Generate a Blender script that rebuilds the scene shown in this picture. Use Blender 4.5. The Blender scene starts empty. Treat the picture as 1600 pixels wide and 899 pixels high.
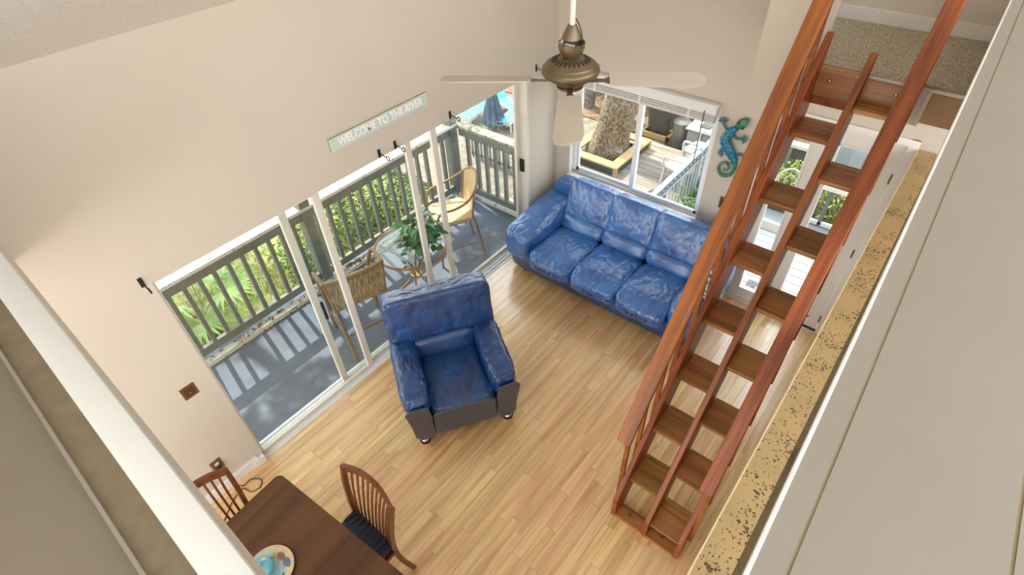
import bpy, bmesh, math, random
from math import sin, cos, pi, radians, sqrt
from mathutils import Vector, Matrix, noise
rnd = random.Random(7)
S = bpy.context.scene
COL = S.collection
# ------------------------------------------------------------------ camera
cam_d = bpy.data.cameras.new('camera'); cam = bpy.data.objects.new('camera', cam_d); COL.objects.link(cam)
cam_d.sensor_width = 36.0; cam_d.lens = 862.443 / 1600 * 36.0; cam_d.clip_start = 0.02; cam_d.clip_end = 200
_R = [[0.77667581, 0.62892415, -0.03505848], [0.41095782, -0.54811142, -0.72848304], [-0.47737653, 0.5513876, -0.68416618]]
CAM = Vector((3.297, -4.6998, 4.2))
_M = Matrix((( _R[0][0], -_R[1][0], -_R[2][0]), (_R[0][1], -_R[1][1], -_R[2][1]), (_R[0][2], -_R[1][2], -_R[2][2])))
cam.matrix_world = Matrix.Translation(CAM) @ _M.to_4x4()
S.camera = cam
# ------------------------------------------------------------------ light
wd = bpy.data.worlds.new('sky'); S.world = wd; wd.use_nodes = True
_n = wd.node_tree; _bg = _n.nodes['Background']
_tc = _n.nodes.new('ShaderNodeTexCoord'); _sx = _n.nodes.new('ShaderNodeSeparateXYZ'); _cr = _n.nodes.new('ShaderNodeValToRGB')
_n.links.new(_tc.outputs['Generated'], _sx.inputs[0]); _n.links.new(_sx.outputs['Z'], _cr.inputs[0]); _n.links.new(_cr.outputs[0], _bg.inputs[0])
_cr.color_ramp.elements[0].position = 0.0; _cr.color_ramp.elements[0].color = (1.0, 0.98, 0.95, 1)
_cr.color_ramp.elements[1].position = 0.8; _cr.color_ramp.elements[1].color = (0.82, 0.91, 1.0, 1)
_bg.inputs[1].default_value = SKY_STRENGTH = 2.2
sun_d = bpy.data.lights.new('sun', 'SUN'); sun = bpy.data.objects.new('sun', sun_d); COL.objects.link(sun)
sun_d.energy = 4.2; sun_d.angle = radians(0.7); sun_d.color = (1.0, 0.94, 0.84)
sun.location = (-8, 2, 10)
sun.rotation_euler = Vector((0.74, -0.15, -1.0)).to_track_quat('-Z', 'Y').to_euler()
S.view_settings.view_transform = 'Standard'; S.view_settings.look = 'None'
S.view_settings.gamma = 1.0; S.view_settings.exposure = 1.0
try: S.view_settings.use_curve_mapping = False
except Exception: pass

fill_d = bpy.data.lights.new('loft_fill_light', 'AREA'); fill = bpy.data.objects.new('loft_fill_light', fill_d); COL.objects.link(fill)
fill_d.shape = 'DISK'; fill_d.size = 0.4; fill_d.energy = 17; fill_d.color = (1.0, 0.93, 0.84)      # added unseen fill light behind the viewpoint, brightens the ceiling
fill.location = (1.3, -6.5, 2.75); fill.rotation_euler = (radians(180 - 12), 0, 0)

# ------------------------------------------------------------------ helpers
FRAME = {}
def tag(o, label=None, cat=None, group=None, kind=None):
    if label: o['label'] = label
    if cat: o['category'] = cat
    if group: o['group'] = group
    if kind: o['kind'] = kind
    return o
def thing(name, label, cat, loc=(0, 0, 0), rz=0.0, group=None, local=False, kind=None):
    """Empty at the base of a thing; local=True: its parts are authored around its own origin."""
    o = bpy.data.objects.new(name, None); o.empty_display_size = 0.1; COL.objects.link(o)
    o.location = loc; o.rotation_euler = (0, 0, rz)
    FRAME[o.name] = Vector((0, 0, 0)) if local else Vector(loc)
    return tag(o, label, cat, group, kind)
def copy_tree(o, parent=None):
    c = o.copy(); COL.objects.link(c)
    if parent: c.parent = parent
    FRAME[c.name] = FRAME.get(o.name, Vector((0, 0, 0)))
    for ch in list(o.children): copy_tree(ch, c)
    return c

class MB:
    def __init__(s): s.bm = bmesh.new()
    def add(s, vs, fs, M=None):
        bv = [s.bm.verts.new(M @ Vector(v) if M else Vector(v)) for v in vs]
        for f in fs:
            try: s.bm.faces.new([bv[i] for i in f])
            except ValueError: pass
        return s
    def box(s, a, b, M=None):
        (x0, y0, z0), (x1, y1, z1) = a, b
        x0, x1 = min(x0, x1), max(x0, x1); y0, y1 = min(y0, y1), max(y0, y1); z0, z1 = min(z0, z1), max(z0, z1)
        v = [(x0, y0, z0), (x1, y0, z0), (x1, y1, z0), (x0, y1, z0), (x0, y0, z1), (x1, y0, z1), (x1, y1, z1), (x0, y1, z1)]
        return s.add(v, [(0, 3, 2, 1), (4, 5, 6, 7), (0, 1, 5, 4), (1, 2, 6, 5), (2, 3, 7, 6), (3, 0, 4, 7)], M)
    def rbox(s, a, b, r=0.01, M=None):
        """box with chamfered edges"""
        t = bmesh.new(); (x0, y0, z0), (x1, y1, z1) = a, b
        bmesh.ops.create_cube(t, size=1.0)
        for v in t.verts: v.co = Vector(((x0 + x1) / 2 + v.co.x * abs(x1 - x0), (y0 + y1) / 2 + v.co.y * abs(y1 - y0), (z0 + z1) / 2 + v.co.z * abs(z1 - z0)))
        bmesh.ops.bevel(t, geom=t.edges[:], offset=r, segments=2, affect='EDGES', profile=0.6)
        return s._take(t, M)
    def _take(s, t, M=None):
        t.verts.index_update()
        s.add([v.co.copy() for v in t.verts], [[v.index for v in f.verts] for f in t.faces], M); t.free(); return s
    def prism(s, pts, d, M=None):
        """polygon pts (3D, planar) extruded by vector d"""
        n = len(pts); d = Vector(d); P = [Vector(p) for p in pts]
        v = P + [p + d for p in P]
        f = [list(range(n))[::-1], [n + i for i in range(n)]] + [(i, (i + 1) % n, n + (i + 1) % n, n + i) for i in range(n)]
        return s.add(v, f, M)
    def tube(s, path, r, n=8, M=None, closed=False, caps=True):
        P = [Vector(p) for p in path]; m = len(P)
        rr = r if isinstance(r, (list, tuple)) else [r] * m
        ring = []; up = None
        for i in range(m):
            a = P[(i - 1) % m] if (closed or i > 0) else P[0]; b = P[(i + 1) % m] if (closed or i < m - 1) else P[-1]
            t = (b - a); t = t.normalized() if t.length > 1e-9 else Vector((0, 0, 1))
            if up is None:
                up = Vector((0, 0, 1)) if abs(t.z) < 0.9 else Vector((1, 0, 0))
            x = up - t * up.dot(t)
            if x.length < 1e-6: x = Vector((0, 1, 0)) - t * t.y
            x.normalize(); y = t.cross(x); up = x
            ring.append([P[i] + (x * cos(2 * pi * k / n) + y * sin(2 * pi * k / n)) * rr[i] for k in range(n)])
        v = [q for g in ring for q in g]; f = []
        for i in range(m if closed else m - 1):
            j = (i + 1) % m
            for k in range(n): f.append((i * n + k, i * n + (k + 1) % n, j * n + (k + 1) % n, j * n + k))
        if not closed and caps: f.append(list(range(n))[::-1]); f.append([(m - 1) * n + k for k in range(n)])
        return s.add(v, f, M)
    def bar(s, a, b, w, h, up=(0, 0, 1), M=None):
        """rectangular bar from a to b, w across, h along up"""
        a = Vector(a); b = Vector(b); t = (b - a).normalized(); u = Vector(up); u = (u - t * u.dot(t)).normalized(); x = t.cross(u)
        q = [x * w / 2 + u * h / 2, -x * w / 2 + u * h / 2, -x * w / 2 - u * h / 2, x * w / 2 - u * h / 2]
        return s.add([a + k for k in q] + [b + k for k in q], [(0, 1, 2, 3), (7, 6, 5, 4), (0, 4, 5, 1), (1, 5, 6, 2), (2, 6, 7, 3), (3, 7, 4, 0)], M)
    def lathe(s, prof, c=(0, 0, 0), n=32, M=None):
        c = Vector(c); v = []; f = []
        for r, z in prof:
            for k in range(n): v.append(c + Vector((r * cos(2 * pi * k / n), r * sin(2 * pi * k / n), z)))
        m = len(prof)
        for i in range(m - 1):
            for k in range(n): f.append((i * n + k, i * n + (k + 1) % n, (i + 1) * n + (k + 1) % n, (i + 1) * n + k))
        if prof[0][0] > 1e-5: f.append(list(range(n))[::-1])
        if prof[-1][0] > 1e-5: f.append([(m - 1) * n + k for k in range(n)])
        return s.add(v, f, M)
    def cushion(s, c, size, e=7.0, n=14, bulge=(0, 0, 0), wr=0.0, wf=9.0, stretch=(1, 1, 1), seed=0, M=None, shape=None):
        """puffy leather block: superellipsoid with crowned faces and creases"""
        idx = {}; vs = []; fs = []; c = Vector(c); h = Vector(size) / 2
        def vert(p):
            k = (round(p[0] * 1000), round(p[1] * 1000), round(p[2] * 1000))
            if k in idx: return idx[k]
            x, y, z = p; d = (abs(x) ** e + abs(y) ** e + abs(z) ** e) ** (1 / e)
            q = Vector((x / d, y / d, z / d))
            q = Vector((q.x * (1 + bulge[0] * (1 - y * y) * (1 - z * z)), q.y * (1 + bulge[1] * (1 - x * x) * (1 - z * z)), q.z * (1 + bulge[2] * (1 - x * x) * (1 - y * y))))
            w = Vector((q.x * h.x, q.y * h.y, q.z * h.z))
            if shape: w = shape(w, h)
            if wr:
                nn = Vector((q.x * h.y * h.z, q.y * h.x * h.z, q.z * h.x * h.y)); nn.normalize()
                t = Vector(((w.x + seed) * wf * stretch[0], w.y * wf * stretch[1], w.z * wf * stretch[2]))
                t2 = t + Vector((noise.noise(t * 0.6), noise.noise(t * 0.6 + Vector((7, 3, 1))), 0)) * 0.9
                a = noise.noise(t2 * 1.5); a2 = noise.noise(t2 * 2.9 + Vector((9, 2, 4))); b = noise.noise(t * 0.55 + Vector((5, 5, 5)))
                w = w + nn * wr * (-(1 - min(1, abs(a) * 4.5)) * 0.5 - (1 - min(1, abs(a2) * 5)) * 0.22 + 0.5 * b)
            idx[k] = len(vs); vs.append(c + w); return idx[k]
        g = [-1 + 2 * i / n for i in range(n + 1)]
        for ax in range(3):
            for sg in (-1, 1):
                for i in range(n):
                    for j in range(n):
                        q = []
                        for (u, w_) in ((g[i], g[j]), (g[i + 1], g[j]), (g[i + 1], g[j + 1]), (g[i], g[j + 1])):
                            p = [0, 0, 0]; p[ax] = sg; p[(ax + 1) % 3] = u; p[(ax + 2) % 3] = w_; q.append(vert(p))
                        fs.append(q if sg > 0 else q[::-1])
        return s.add(vs, fs, M)
    def build(s, name, mat, parent=None, smooth=None, label=None, bevel=0.0):
        bm = s.bm
        bmesh.ops.recalc_face_normals(bm, faces=bm.faces[:])
        lo = Vector((1e9,) * 3); hi = -lo
        for v in bm.verts:
            for i in range(3): lo[i] = min(lo[i], v.co[i]); hi[i] = max(hi[i], v.co[i])
        c = (lo + hi) / 2 if parent else Vector(((lo.x + hi.x) / 2, (lo.y + hi.y) / 2, lo.z))
        bmesh.ops.translate(bm, verts=bm.verts[:], vec=-c)
        me = bpy.data.meshes.new(name); bm.to_mesh(me); bm.free()
        for m in (mat if isinstance(mat, (list, tuple)) else [mat]): me.materials.append(m)
        o = bpy.data.objects.new(name, me); COL.objects.link(o)
        if parent: o.parent = parent; o.location = c - FRAME[parent.name]
        else: o.location = c
        FRAME[o.name] = c
        if smooth is not None:
            me.shade_smooth()
            if smooth < 180: me.set_sharp_from_angle(angle=radians(smooth))
        if bevel:
            b = o.modifiers.new('bevel', 'BEVEL'); b.width = bevel; b.segments = 2; b.limit_method = 'ANGLE'
        if label: o['label'] = label
        return o
def smooth_path(P, k=6, closed=False):
    P = [Vector(p) for p in P]; out = []; m = len(P)
    for i in range(m if closed else m - 1):
        p0 = P[(i - 1) % m] if (closed or i > 0) else P[i]; p1 = P[i]; p2 = P[(i + 1) % m]; p3 = P[(i + 2) % m] if (closed or i < m - 2) else P[(i + 1) % m]
        for j in range(k):
            t = j / k
            out.append(0.5 * ((2 * p1) + (-p0 + p2) * t + (2 * p0 - 5 * p1 + 4 * p2 - p3) * t * t + (-p0 + 3 * p1 - 3 * p2 + p3) * t ** 3))
    if not closed: out.append(P[-1])
    return out
def Rz(a): return Matrix.Rotation(a, 4, 'Z')
def T(*v): return Matrix.Translation(Vector(v))

# ------------------------------------------------------------------ materials
KOUT = 1.0
def lin(c):
    return tuple((x / 255 / 12.92) if x / 255 <= 0.04045 else ((x / 255 + 0.055) / 1.055) ** 2.4 for x in c)
def pm(name, col, rough=0.5, metal=0.0, var=0.08, vs=6.0, bump=0.0, bs=60.0, col2=None, th=None, coat=0.0, spec=0.5, rv=0.0, rand=0.0, stretch=(1, 1, 1)):
    """plain painted / moulded stuff: base colour mottled by noise, optional second colour in patches, bump"""
    m = bpy.data.materials.new(name); m.use_nodes = True; nt = m.node_tree; L = nt.links; N = nt.nodes
    b = N['Principled BSDF']; b.inputs['Roughness'].default_value = rough; b.inputs['Metallic'].default_value = metal
    b.inputs['Specular IOR Level'].default_value = spec; b.inputs['Coat Weight'].default_value = coat
    tc = N.new('ShaderNodeTexCoord'); mp = N.new('ShaderNodeMapping'); mp.inputs['Scale'].default_value = stretch
    L.new(tc.outputs['Object'], mp.inputs[0]); src = mp.outputs[0]
    c = tuple(v * KOUT for v in lin(col))
    nz = N.new('ShaderNodeTexNoise'); nz.inputs['Scale'].default_value = vs; nz.inputs['Detail'].default_value = 5; L.new(src, nz.inputs[0])
    r = N.new('ShaderNodeValToRGB'); L.new(nz.outputs[0], r.inputs[0])
    c2 = tuple(v * KOUT for v in lin(col2)) if col2 else tuple(x * (1 - var) for x in c); c1 = c if col2 else tuple(min(1, x * (1 + var)) for x in c)
    lo, hi = th if th else (0.3, 0.7)
    r.color_ramp.elements[0].position = lo; r.color_ramp.elements[0].color = (*c2, 1)
    r.color_ramp.elements[1].position = hi; r.color_ramp.elements[1].color = (*c1, 1)
    out = r.outputs[0]
    if rand:
        oi = N.new('ShaderNodeObjectInfo'); hs = N.new('ShaderNodeHueSaturation'); mr = N.new('ShaderNodeMapRange')
        mr.inputs[3].default_value = 1 - rand; mr.inputs[4].default_value = 1 + rand
        L.new(oi.outputs['Random'], mr.inputs[0]); L.new(mr.outputs[0], hs.inputs['Value']); L.new(out, hs.inputs['Color']); out = hs.outputs[0]
    L.new(out, b.inputs['Base Color'])
    if rv:
        mr = N.new('ShaderNodeMapRange'); mr.inputs[3].default_value = max(0, rough - rv); mr.inputs[4].default_value = rough + rv
        L.new(nz.outputs[0], mr.inputs[0]); L.new(mr.outputs[0], b.inputs['Roughness'])
    if bump:
        n2 = N.new('ShaderNodeTexNoise'); n2.inputs['Scale'].default_value = bs; n2.inputs['Detail'].default_value = 4; L.new(src, n2.inputs[0])
        bp = N.new('ShaderNodeBump'); bp.inputs['Strength'].default_value = bump; bp.inputs['Distance'].default_value = 0.01
        L.new(n2.outputs[0], bp.inputs['Height']); L.new(bp.outputs[0], b.inputs['Normal'])
    return m
def wood(name, dark, light, axis='Y', rough=0.35, scale=1.0, rand=0.0, world=False, coat=0.0, rot=None):
    """grain streaks along one axis, cathedral figure by distortion; tone per object"""
    m = bpy.data.materials.new(name); m.use_nodes = True; nt = m.node_tree; L = nt.links; N = nt.nodes
    b = N['Principled BSDF']; b.inputs['Roughness'].default_value = rough; b.inputs['Coat Weight'].default_value = coat; b.inputs['Coat Roughness'].default_value = 0.15
    if world:
        g = N.new('ShaderNodeNewGeometry'); src = g.outputs['Position']
    else:
        tc = N.new('ShaderNodeTexCoord'); src = tc.outputs['Object']
    if rot:
        m0 = N.new('ShaderNodeMapping'); m0.inputs['Rotation'].default_value = rot; L.new(src, m0.inputs[0]); src = m0.outputs[0]
    oi = N.new('ShaderNodeObjectInfo'); ml = N.new('ShaderNodeVectorMath'); ml.operation = 'MULTIPLY_ADD'
    cx = N.new('ShaderNodeCombineXYZ')
    for k in range(3): L.new(oi.outputs['Random'], cx.inputs[k])
    L.new(cx.outputs[0], ml.inputs[0]); ml.inputs[1].default_value = (37, 53, 29) if rand else (0, 0, 0); L.new(src, ml.inputs[2])
    mp = N.new('ShaderNodeMapping'); sc = [22 * scale] * 3; sc['XYZ'.index(axis)] = 1.1 * scale; mp.inputs['Scale'].default_value = sc
    L.new(ml.outputs[0], mp.inputs[0])
    n1 = N.new('ShaderNodeTexNoise'); n1.inputs['Scale'].default_value = 1.0; n1.inputs['Detail'].default_value = 6; n1.inputs['Distortion'].default_value = 0.6; L.new(mp.outputs[0], n1.inputs[0])
    mp2 = N.new('ShaderNodeMapping'); sc2 = [90 * scale] * 3; sc2['XYZ'.index(axis)] = 2.5 * scale; mp2.inputs['Scale'].default_value = sc2; L.new(ml.outputs[0], mp2.inputs[0])
    n2 = N.new('ShaderNodeTexNoise'); n2.inputs['Scale'].default_value = 1.0; n2.inputs['Detail'].default_value = 3; L.new(mp2.outputs[0], n2.inputs[0])
    ad = N.new('ShaderNodeMath'); ad.operation = 'MULTIPLY_ADD'; ad.inputs[1].default_value = 0.35; L.new(n2.outputs[0], ad.inputs[0]); L.new(n1.outputs[0], ad.inputs[2])
    r = N.new('ShaderNodeValToRGB'); r.color_ramp.elements[0].position = 0.42; r.color_ramp.elements[0].color = (*[v * KOUT for v in lin(dark)], 1)
    r.color_ramp.elements[1].position = 0.82; r.color_ramp.elements[1].color = (*[v * KOUT for v in lin(light)], 1)
    L.new(ad.outputs[0], r.inputs[0]); out = r.outputs[0]
    if rand:
        hs = N.new('ShaderNodeHueSaturation'); mr = N.new('ShaderNodeMapRange'); mr.inputs[3].default_value = 1 - rand; mr.inputs[4].default_value = 1 + rand * 0.7
        L.new(oi.outputs['Random'], mr.inputs[0]); L.new(mr.outputs[0], hs.inputs['Value'])
        m2 = N.new('ShaderNodeMath'); m2.operation = 'MULTIPLY'; m2.inputs[1].default_value = 7.31; L.new(oi.outputs['Random'], m2.inputs[0])
        fr = N.new('ShaderNodeMath'); fr.operation = 'FRACT'; L.new(m2.outputs[0], fr.inputs[0])
        mr2 = N.new('ShaderNodeMapRange'); mr2.inputs[3].default_value = 0.488; mr2.inputs[4].default_value = 0.508; L.new(fr.outputs[0], mr2.inputs[0]); L.new(mr2.outputs[0], hs.inputs['Hue'])
        L.new(out, hs.inputs['Color']); out = hs.outputs[0]
    L.new(out, b.inputs['Base Color'])
    bp = N.new('ShaderNodeBump'); bp.inputs['Strength'].default_value = 0.08; bp.inputs['Distance'].default_value = 0.004; L.new(ad.outputs[0], bp.inputs['Height']); L.new(bp.outputs[0], b.inputs['Normal'])
    return m
def glass_mat(name, tint=(0.97, 0.99, 0.98), refl=1.0):
    m = bpy.data.materials.new(name); m.use_nodes = True; nt = m.node_tree; L = nt.links; N = nt.nodes
    N.remove(N['Principled BSDF']); o = N['Material Output']
    t = N.new('ShaderNodeBsdfTransparent'); t.inputs[0].default_value = (*tint, 1)
    g = N.new('ShaderNodeBsdfGlossy'); g.inputs['Roughness'].default_value = 0.0
    f = N.new('ShaderNodeLayerWeight'); f.inputs['Blend'].default_value = 0.5
    pw = N.new('ShaderNodeMath'); pw.operation = 'POWER'; pw.inputs[1].default_value = 5.0; L.new(f.outputs['Facing'], pw.inputs[0])
    mu = N.new('ShaderNodeMath'); mu.operation = 'MULTIPLY_ADD'; mu.inputs[1].default_value = 0.9 * refl; mu.inputs[2].default_value = 0.035 * refl; L.new(pw.outputs[0], mu.inputs[0])
    x = N.new('ShaderNodeMixShader'); L.new(mu.outputs[0], x.inputs[0]); L.new(t.outputs[0], x.inputs[1]); L.new(g.outputs[0], x.inputs[2]); L.new(x.outputs[0], o.inputs[0])
    return m
def leather(name, base, pale_tone, rough=0.36, mottle_span=(0.5, 0.85)):
    m = bpy.data.materials.new(name); m.use_nodes = True; nt = m.node_tree; L = nt.links; N = nt.nodes
    b = N['Principled BSDF']; b.inputs['Roughness'].default_value = rough; b.inputs['Specular IOR Level'].default_value = 0.55
    b.inputs['Coat Weight'].default_value = 0.9; b.inputs['Coat Roughness'].default_value = 0.26; b.inputs['Coat IOR'].default_value = 1.7
    g = N.new('ShaderNodeNewGeometry'); src = g.outputs['Position']
    n1 = N.new('ShaderNodeTexNoise'); n1.inputs['Scale'].default_value = 5; n1.inputs['Detail'].default_value = 5; L.new(src, n1.inputs[0])
    r = N.new('ShaderNodeValToRGB'); r.color_ramp.elements[0].position = mottle_span[0]; r.color_ramp.elements[0].color = (*lin(base), 1)  # random paler blue mottling over the base tone
    r.color_ramp.elements[1].position = mottle_span[1]; r.color_ramp.elements[1].color = (*lin(pale_tone), 1); L.new(n1.outputs[0], r.inputs[0]); L.new(r.outputs[0], b.inputs['Base Color'])
    n2 = N.new('ShaderNodeTexNoise'); n2.inputs['Scale'].default_value = 24; n2.inputs['Detail'].default_value = 3; n2.inputs['Distortion'].default_value = 1.0; L.new(src, n2.inputs[0])
    a = N.new('ShaderNodeMath'); a.operation = 'SUBTRACT'; a.inputs[1].default_value = 0.5; L.new(n2.outputs[0], a.inputs[0])
    ab = N.new('ShaderNodeMath'); ab.operation = 'ABSOLUTE'; L.new(a.outputs[0], ab.inputs[0])
    mn = N.new('ShaderNodeMath'); mn.operation = 'MINIMUM'; mn.inputs[1].default_value = 0.05; L.new(ab.outputs[0], mn.inputs[0])
    v = N.new('ShaderNodeTexVoronoi'); v.inputs['Scale'].default_value = 260; L.new(src, v.inputs[0])
    ma = N.new('ShaderNodeMath'); ma.operation = 'MULTIPLY_ADD'; ma.inputs[1].default_value = 0.012; L.new(v.outputs[0], ma.inputs[0]); L.new(mn.outputs[0], ma.inputs[2])
    bp = N.new('ShaderNodeBump'); bp.inputs['Strength'].default_value = 0.5; bp.inputs['Distance'].default_value = 0.05; L.new(ma.outputs[0], bp.inputs['Height']); L.new(bp.outputs[0], b.inputs['Normal'])
    return m

M_WALL = pm('wall_paint', (209, 199, 184), 0.6, var=0.02, vs=1.5, bump=0.05, bs=90, spec=0.3)
M_CEIL = pm('popcorn_ceiling', (250, 246, 240), 0.85, var=0.1, vs=95, bump=1.0, bs=110, spec=0.1)
M_WHITE = pm('white_trim_paint', (232, 228, 222), 0.35, var=0.02, vs=3)
M_VINYL = pm('white_vinyl', (236, 236, 236), 0.3, var=0.02)
M_ALU = pm('cream_aluminium', (222, 216, 204), 0.35, var=0.03)
M_SILL = pm('bare_aluminium', (190, 190, 188), 0.35, metal=0.6, var=0.05)
M_CAP = pm('gloss_white_cap_paint', (208, 207, 201), 0.3, var=0.02, vs=2, bump=0.06, bs=70)
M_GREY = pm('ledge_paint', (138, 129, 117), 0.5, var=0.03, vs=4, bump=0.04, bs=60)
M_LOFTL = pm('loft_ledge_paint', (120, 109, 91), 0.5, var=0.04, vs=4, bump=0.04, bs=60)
M_GROOVE = pm('tan_groove', (134, 118, 88), 0.7)
M_MOTTLE = pm('mottled_ledge_paint', (120, 106, 82), 0.6, var=0.14, vs=30, bump=0.1, bs=60)  # brown mottled tone of the strip beside the white cap
M_FLOOR = wood('honey_oak', (198, 144, 78), (246, 208, 146), 'Y', 0.45, 0.8, rand=0.1, world=True, coat=0.8)
M_FLOOR.node_tree.nodes['Principled BSDF'].inputs['Coat IOR'].default_value = 2.35
M_FLOOR.node_tree.nodes['Principled BSDF'].inputs['Coat Roughness'].default_value = 0.22
M_SUB = pm('dark_joint', (70, 44, 20), 0.8)
M_GLASS = glass_mat('window_glass')
M_CARPET = pm('speckled_carpet', (222, 210, 188), 0.95, var=0.4, vs=170, bump=1.0, bs=240, col2=(136, 122, 100), th=(0.38, 0.58), spec=0.05)
M_TAN = pm('tan_panel', (190, 160, 122), 0.6, var=0.05)
M_STAIR = wood('red_stair_wood', (108, 58, 15), (168, 98, 38), 'Y', 0.48, 1.3, rand=0.08, coat=0.04, rot=(radians(-55.2), 0, 0))
M_TREAD = wood('brown_tread_wood', (124, 78, 36), (186, 130, 72), 'X', 0.36, 0.8, rand=0.22, coat=0.15)
M_LEATH = leather('blue_leather', (22, 84, 160), (58, 128, 200), rough=0.42, mottle_span=(0.36, 0.8))
M_LEATH2 = leather('deep_blue_leather', (4, 46, 98), (14, 78, 142), mottle_span=(0.38, 0.8))
M_LEATH2.node_tree.nodes['Principled BSDF'].inputs['Coat Weight'].default_value = 0.45
M_LEATHD = leather('dark_leather_panel', (34, 44, 72), (52, 58, 80), rough=0.5)
M_CHROME = pm('chrome', (210, 208, 204), 0.12, metal=1.0, var=0.02)
M_BLACK = pm('black_metal', (34, 33, 32), 0.45, var=0.1)
M_RUBBER = pm('black_rubber', (24, 24, 24), 0.6)
M_BRONZE = pm('antique_bronze', (126, 110, 86), 0.36, metal=0.6, var=0.12, vs=9)
M_BRONZED = pm('dark_bronze', (60, 48, 36), 0.4, metal=0.5)
M_TABLE = wood('walnut_table', (52, 30, 12), (92, 58, 28), 'Y', 0.4, 0.3, coat=0.1)
M_CHAIR = wood('chestnut_chair', (72, 38, 18), (122, 70, 36), 'Z', 0.32, 1.4, coat=0.2)
M_NAVY = pm('navy_cushion_fabric', (28, 38, 62), 0.55, var=0.3, vs=60)
M_BRASS = pm('brass_plate', (150, 118, 76), 0.35, metal=0.7, var=0.1)
# ================================================================== STRUCTURE
def struct(name, mb, mat, parent=None, **k):
    o = mb.build(name, mat, parent, **k)
    if not parent: o['kind'] = 'structure'
    return o
# floor: dark sub-floor with oak strips laid along the door wall direction
sub = struct('floor', MB().box((0, -8.2, -0.12), (5.2, 0, -0.021)), M_SUB)
PW = 0.0826
unit = bmesh.new(); bmesh.ops.create_cube(unit, size=1.0)
bmesh.ops.bevel(unit, geom=[e for e in unit.edges if all(v.co.z > 0 for v in e.verts)], offset=0.012, segments=1, affect='EDGES')
plank_me = bpy.data.meshes.new('plank'); unit.to_mesh(plank_me); unit.free(); plank_me.materials.append(M_FLOOR)
nplank = 0; rest = MB(); x = 0.012; row = 0
while x < 5.1:
    y = -0.002
    first = True
    while y > -8.1:
        ln = rnd.uniform(0.5, 1.3); 
        if first: ln *= rnd.uniform(0.3, 1.0); first = False
        y2 = max(y - ln, -8.1)
        if x < 3.3 and y > -5.15 and nplank < 300:
            o = bpy.data.objects.new('plank', plank_me); COL.objects.link(o); o.parent = sub
            o.scale = (PW - 0.0012, (y - y2) - 0.0015, 0.02); o.location = Vector((x + PW / 2, (y + y2) / 2, -0.0102)) - FRAME[sub.name]; nplank += 1
        else:
            rest.box((x + 0.0006, y2 + 0.0008, -0.02), (x + PW - 0.0006, y - 0.0008, -0.0002))
        y = y2
    x += PW; row += 1
tag(rest.build('plank_field', M_FLOOR, sub), kind='stuff')

# left wall with the sliding door opening
DY0, DY1, DH = -4.213, -0.504, 2.01
wl = MB()
wl.box((-0.14, -8.2, -0.12), (0, DY0, 3.36)).box((-0.14, DY0, DH), (0, DY1, 3.36)).box((-0.14, DY1, -0.12), (0, 0.0, 3.36))
struct('wall_left', wl, M_WALL)
# back wall with window and entry door openings; runs up to the sloped ceiling
WX0, WX1, WZ0, WZ1 = 0.185, 1.772, 0.725, 1.99
EX0, EX1, EZ1 = 2.262, 3.2, 2.062
wb = MB(); zt = 5.2
def up(x0, x1, z0):
    zc = lambda x: 3.32 + 0.417 * max(x, 0) + 0.02
    wb.prism([(x0, 0, z0), (x1, 0, z0), (x1, 0, zc(x1)), (x0, 0, zc(x0))], (0, 0.14, 0))
up(-0.14, WX0, -0.12); up(WX0, WX1, WZ1); up(WX1, EX0, -0.12); up(EX0, EX1, EZ1); up(EX1, 5.2, -0.12)
wb.box((WX0, 0, -0.12), (WX1, 0.14, WZ0)).box((EX0, 0, -0.12), (EX1, 0.14, -0.02))
struct('wall_back', wb, M_WALL)
# sloped popcorn ceiling
ce = MB().prism([(-0.14, -7.2, 3.262), (5.2, -7.2, 3.32 + 0.417 * 5.2), (5.2, -7.2, 3.47 + 0.417 * 5.2), (-0.14, -7.2, 3.42)], (0, 7.34, 0))
struct('ceiling', ce, M_CEIL)

# entry-side loft platform with guard wall, fascia, access recess
PZ, PY = 2.83, -0.925
pf = MB().box((2.574, PY, 2.6), (3.2, 0, PZ - 0.012)).box((3.2, PY + 0.05, 2.6), (3.9, 0, PZ - 0.012)).box((3.2, PY, PZ - 0.03), (3.9, PY + 0.06, PZ - 0.012))
pl = struct('trim_1', pf, M_WHITE)
MB().box((2.302, PY + 0.09, PZ - 0.012), (2.58, -0.001, PZ + 0.004)).box((2.58, PY + 0.005, PZ - 0.012), (3.9, -0.001, PZ + 0.004)).build('carpet', M_CARPET, pl)
MB().box((3.205, PY + 0.04, 2.606), (3.88, PY + 0.052, PZ - 0.032)).build('recessed_panel', M_TAN, pl)
MB().box((3.184, PY - 0.008, 2.6), (3.204, PY + 0.045, PZ - 0.012)).build('panel_frame', M_WHITE, pl)
gw = MB().prism([(2.212, PY - 0.02, 2.612), (2.572, PY - 0.02, 2.612), (2.572, PY - 0.02, 4.36), (2.212, PY - 0.02, 4.21)], (0, 0.11, 0))
gw.box((2.212, PY + 0.09, 2.612), (2.572, -0.001, 2.815)); gw.prism([(2.212, PY + 0.09, 2.83), (2.212, -0.001, 2.83), (2.212, -0.001, 4.2), (2.212, PY + 0.09, 4.2)], (0.09, 0, 0))
struct('wall_platform', gw, M_WALL)
struct('baseboard_platform', MB().box((2.302, -0.016, PZ + 0.004), (3.9, -0.001, PZ + 0.088)), M_WHITE)

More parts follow.
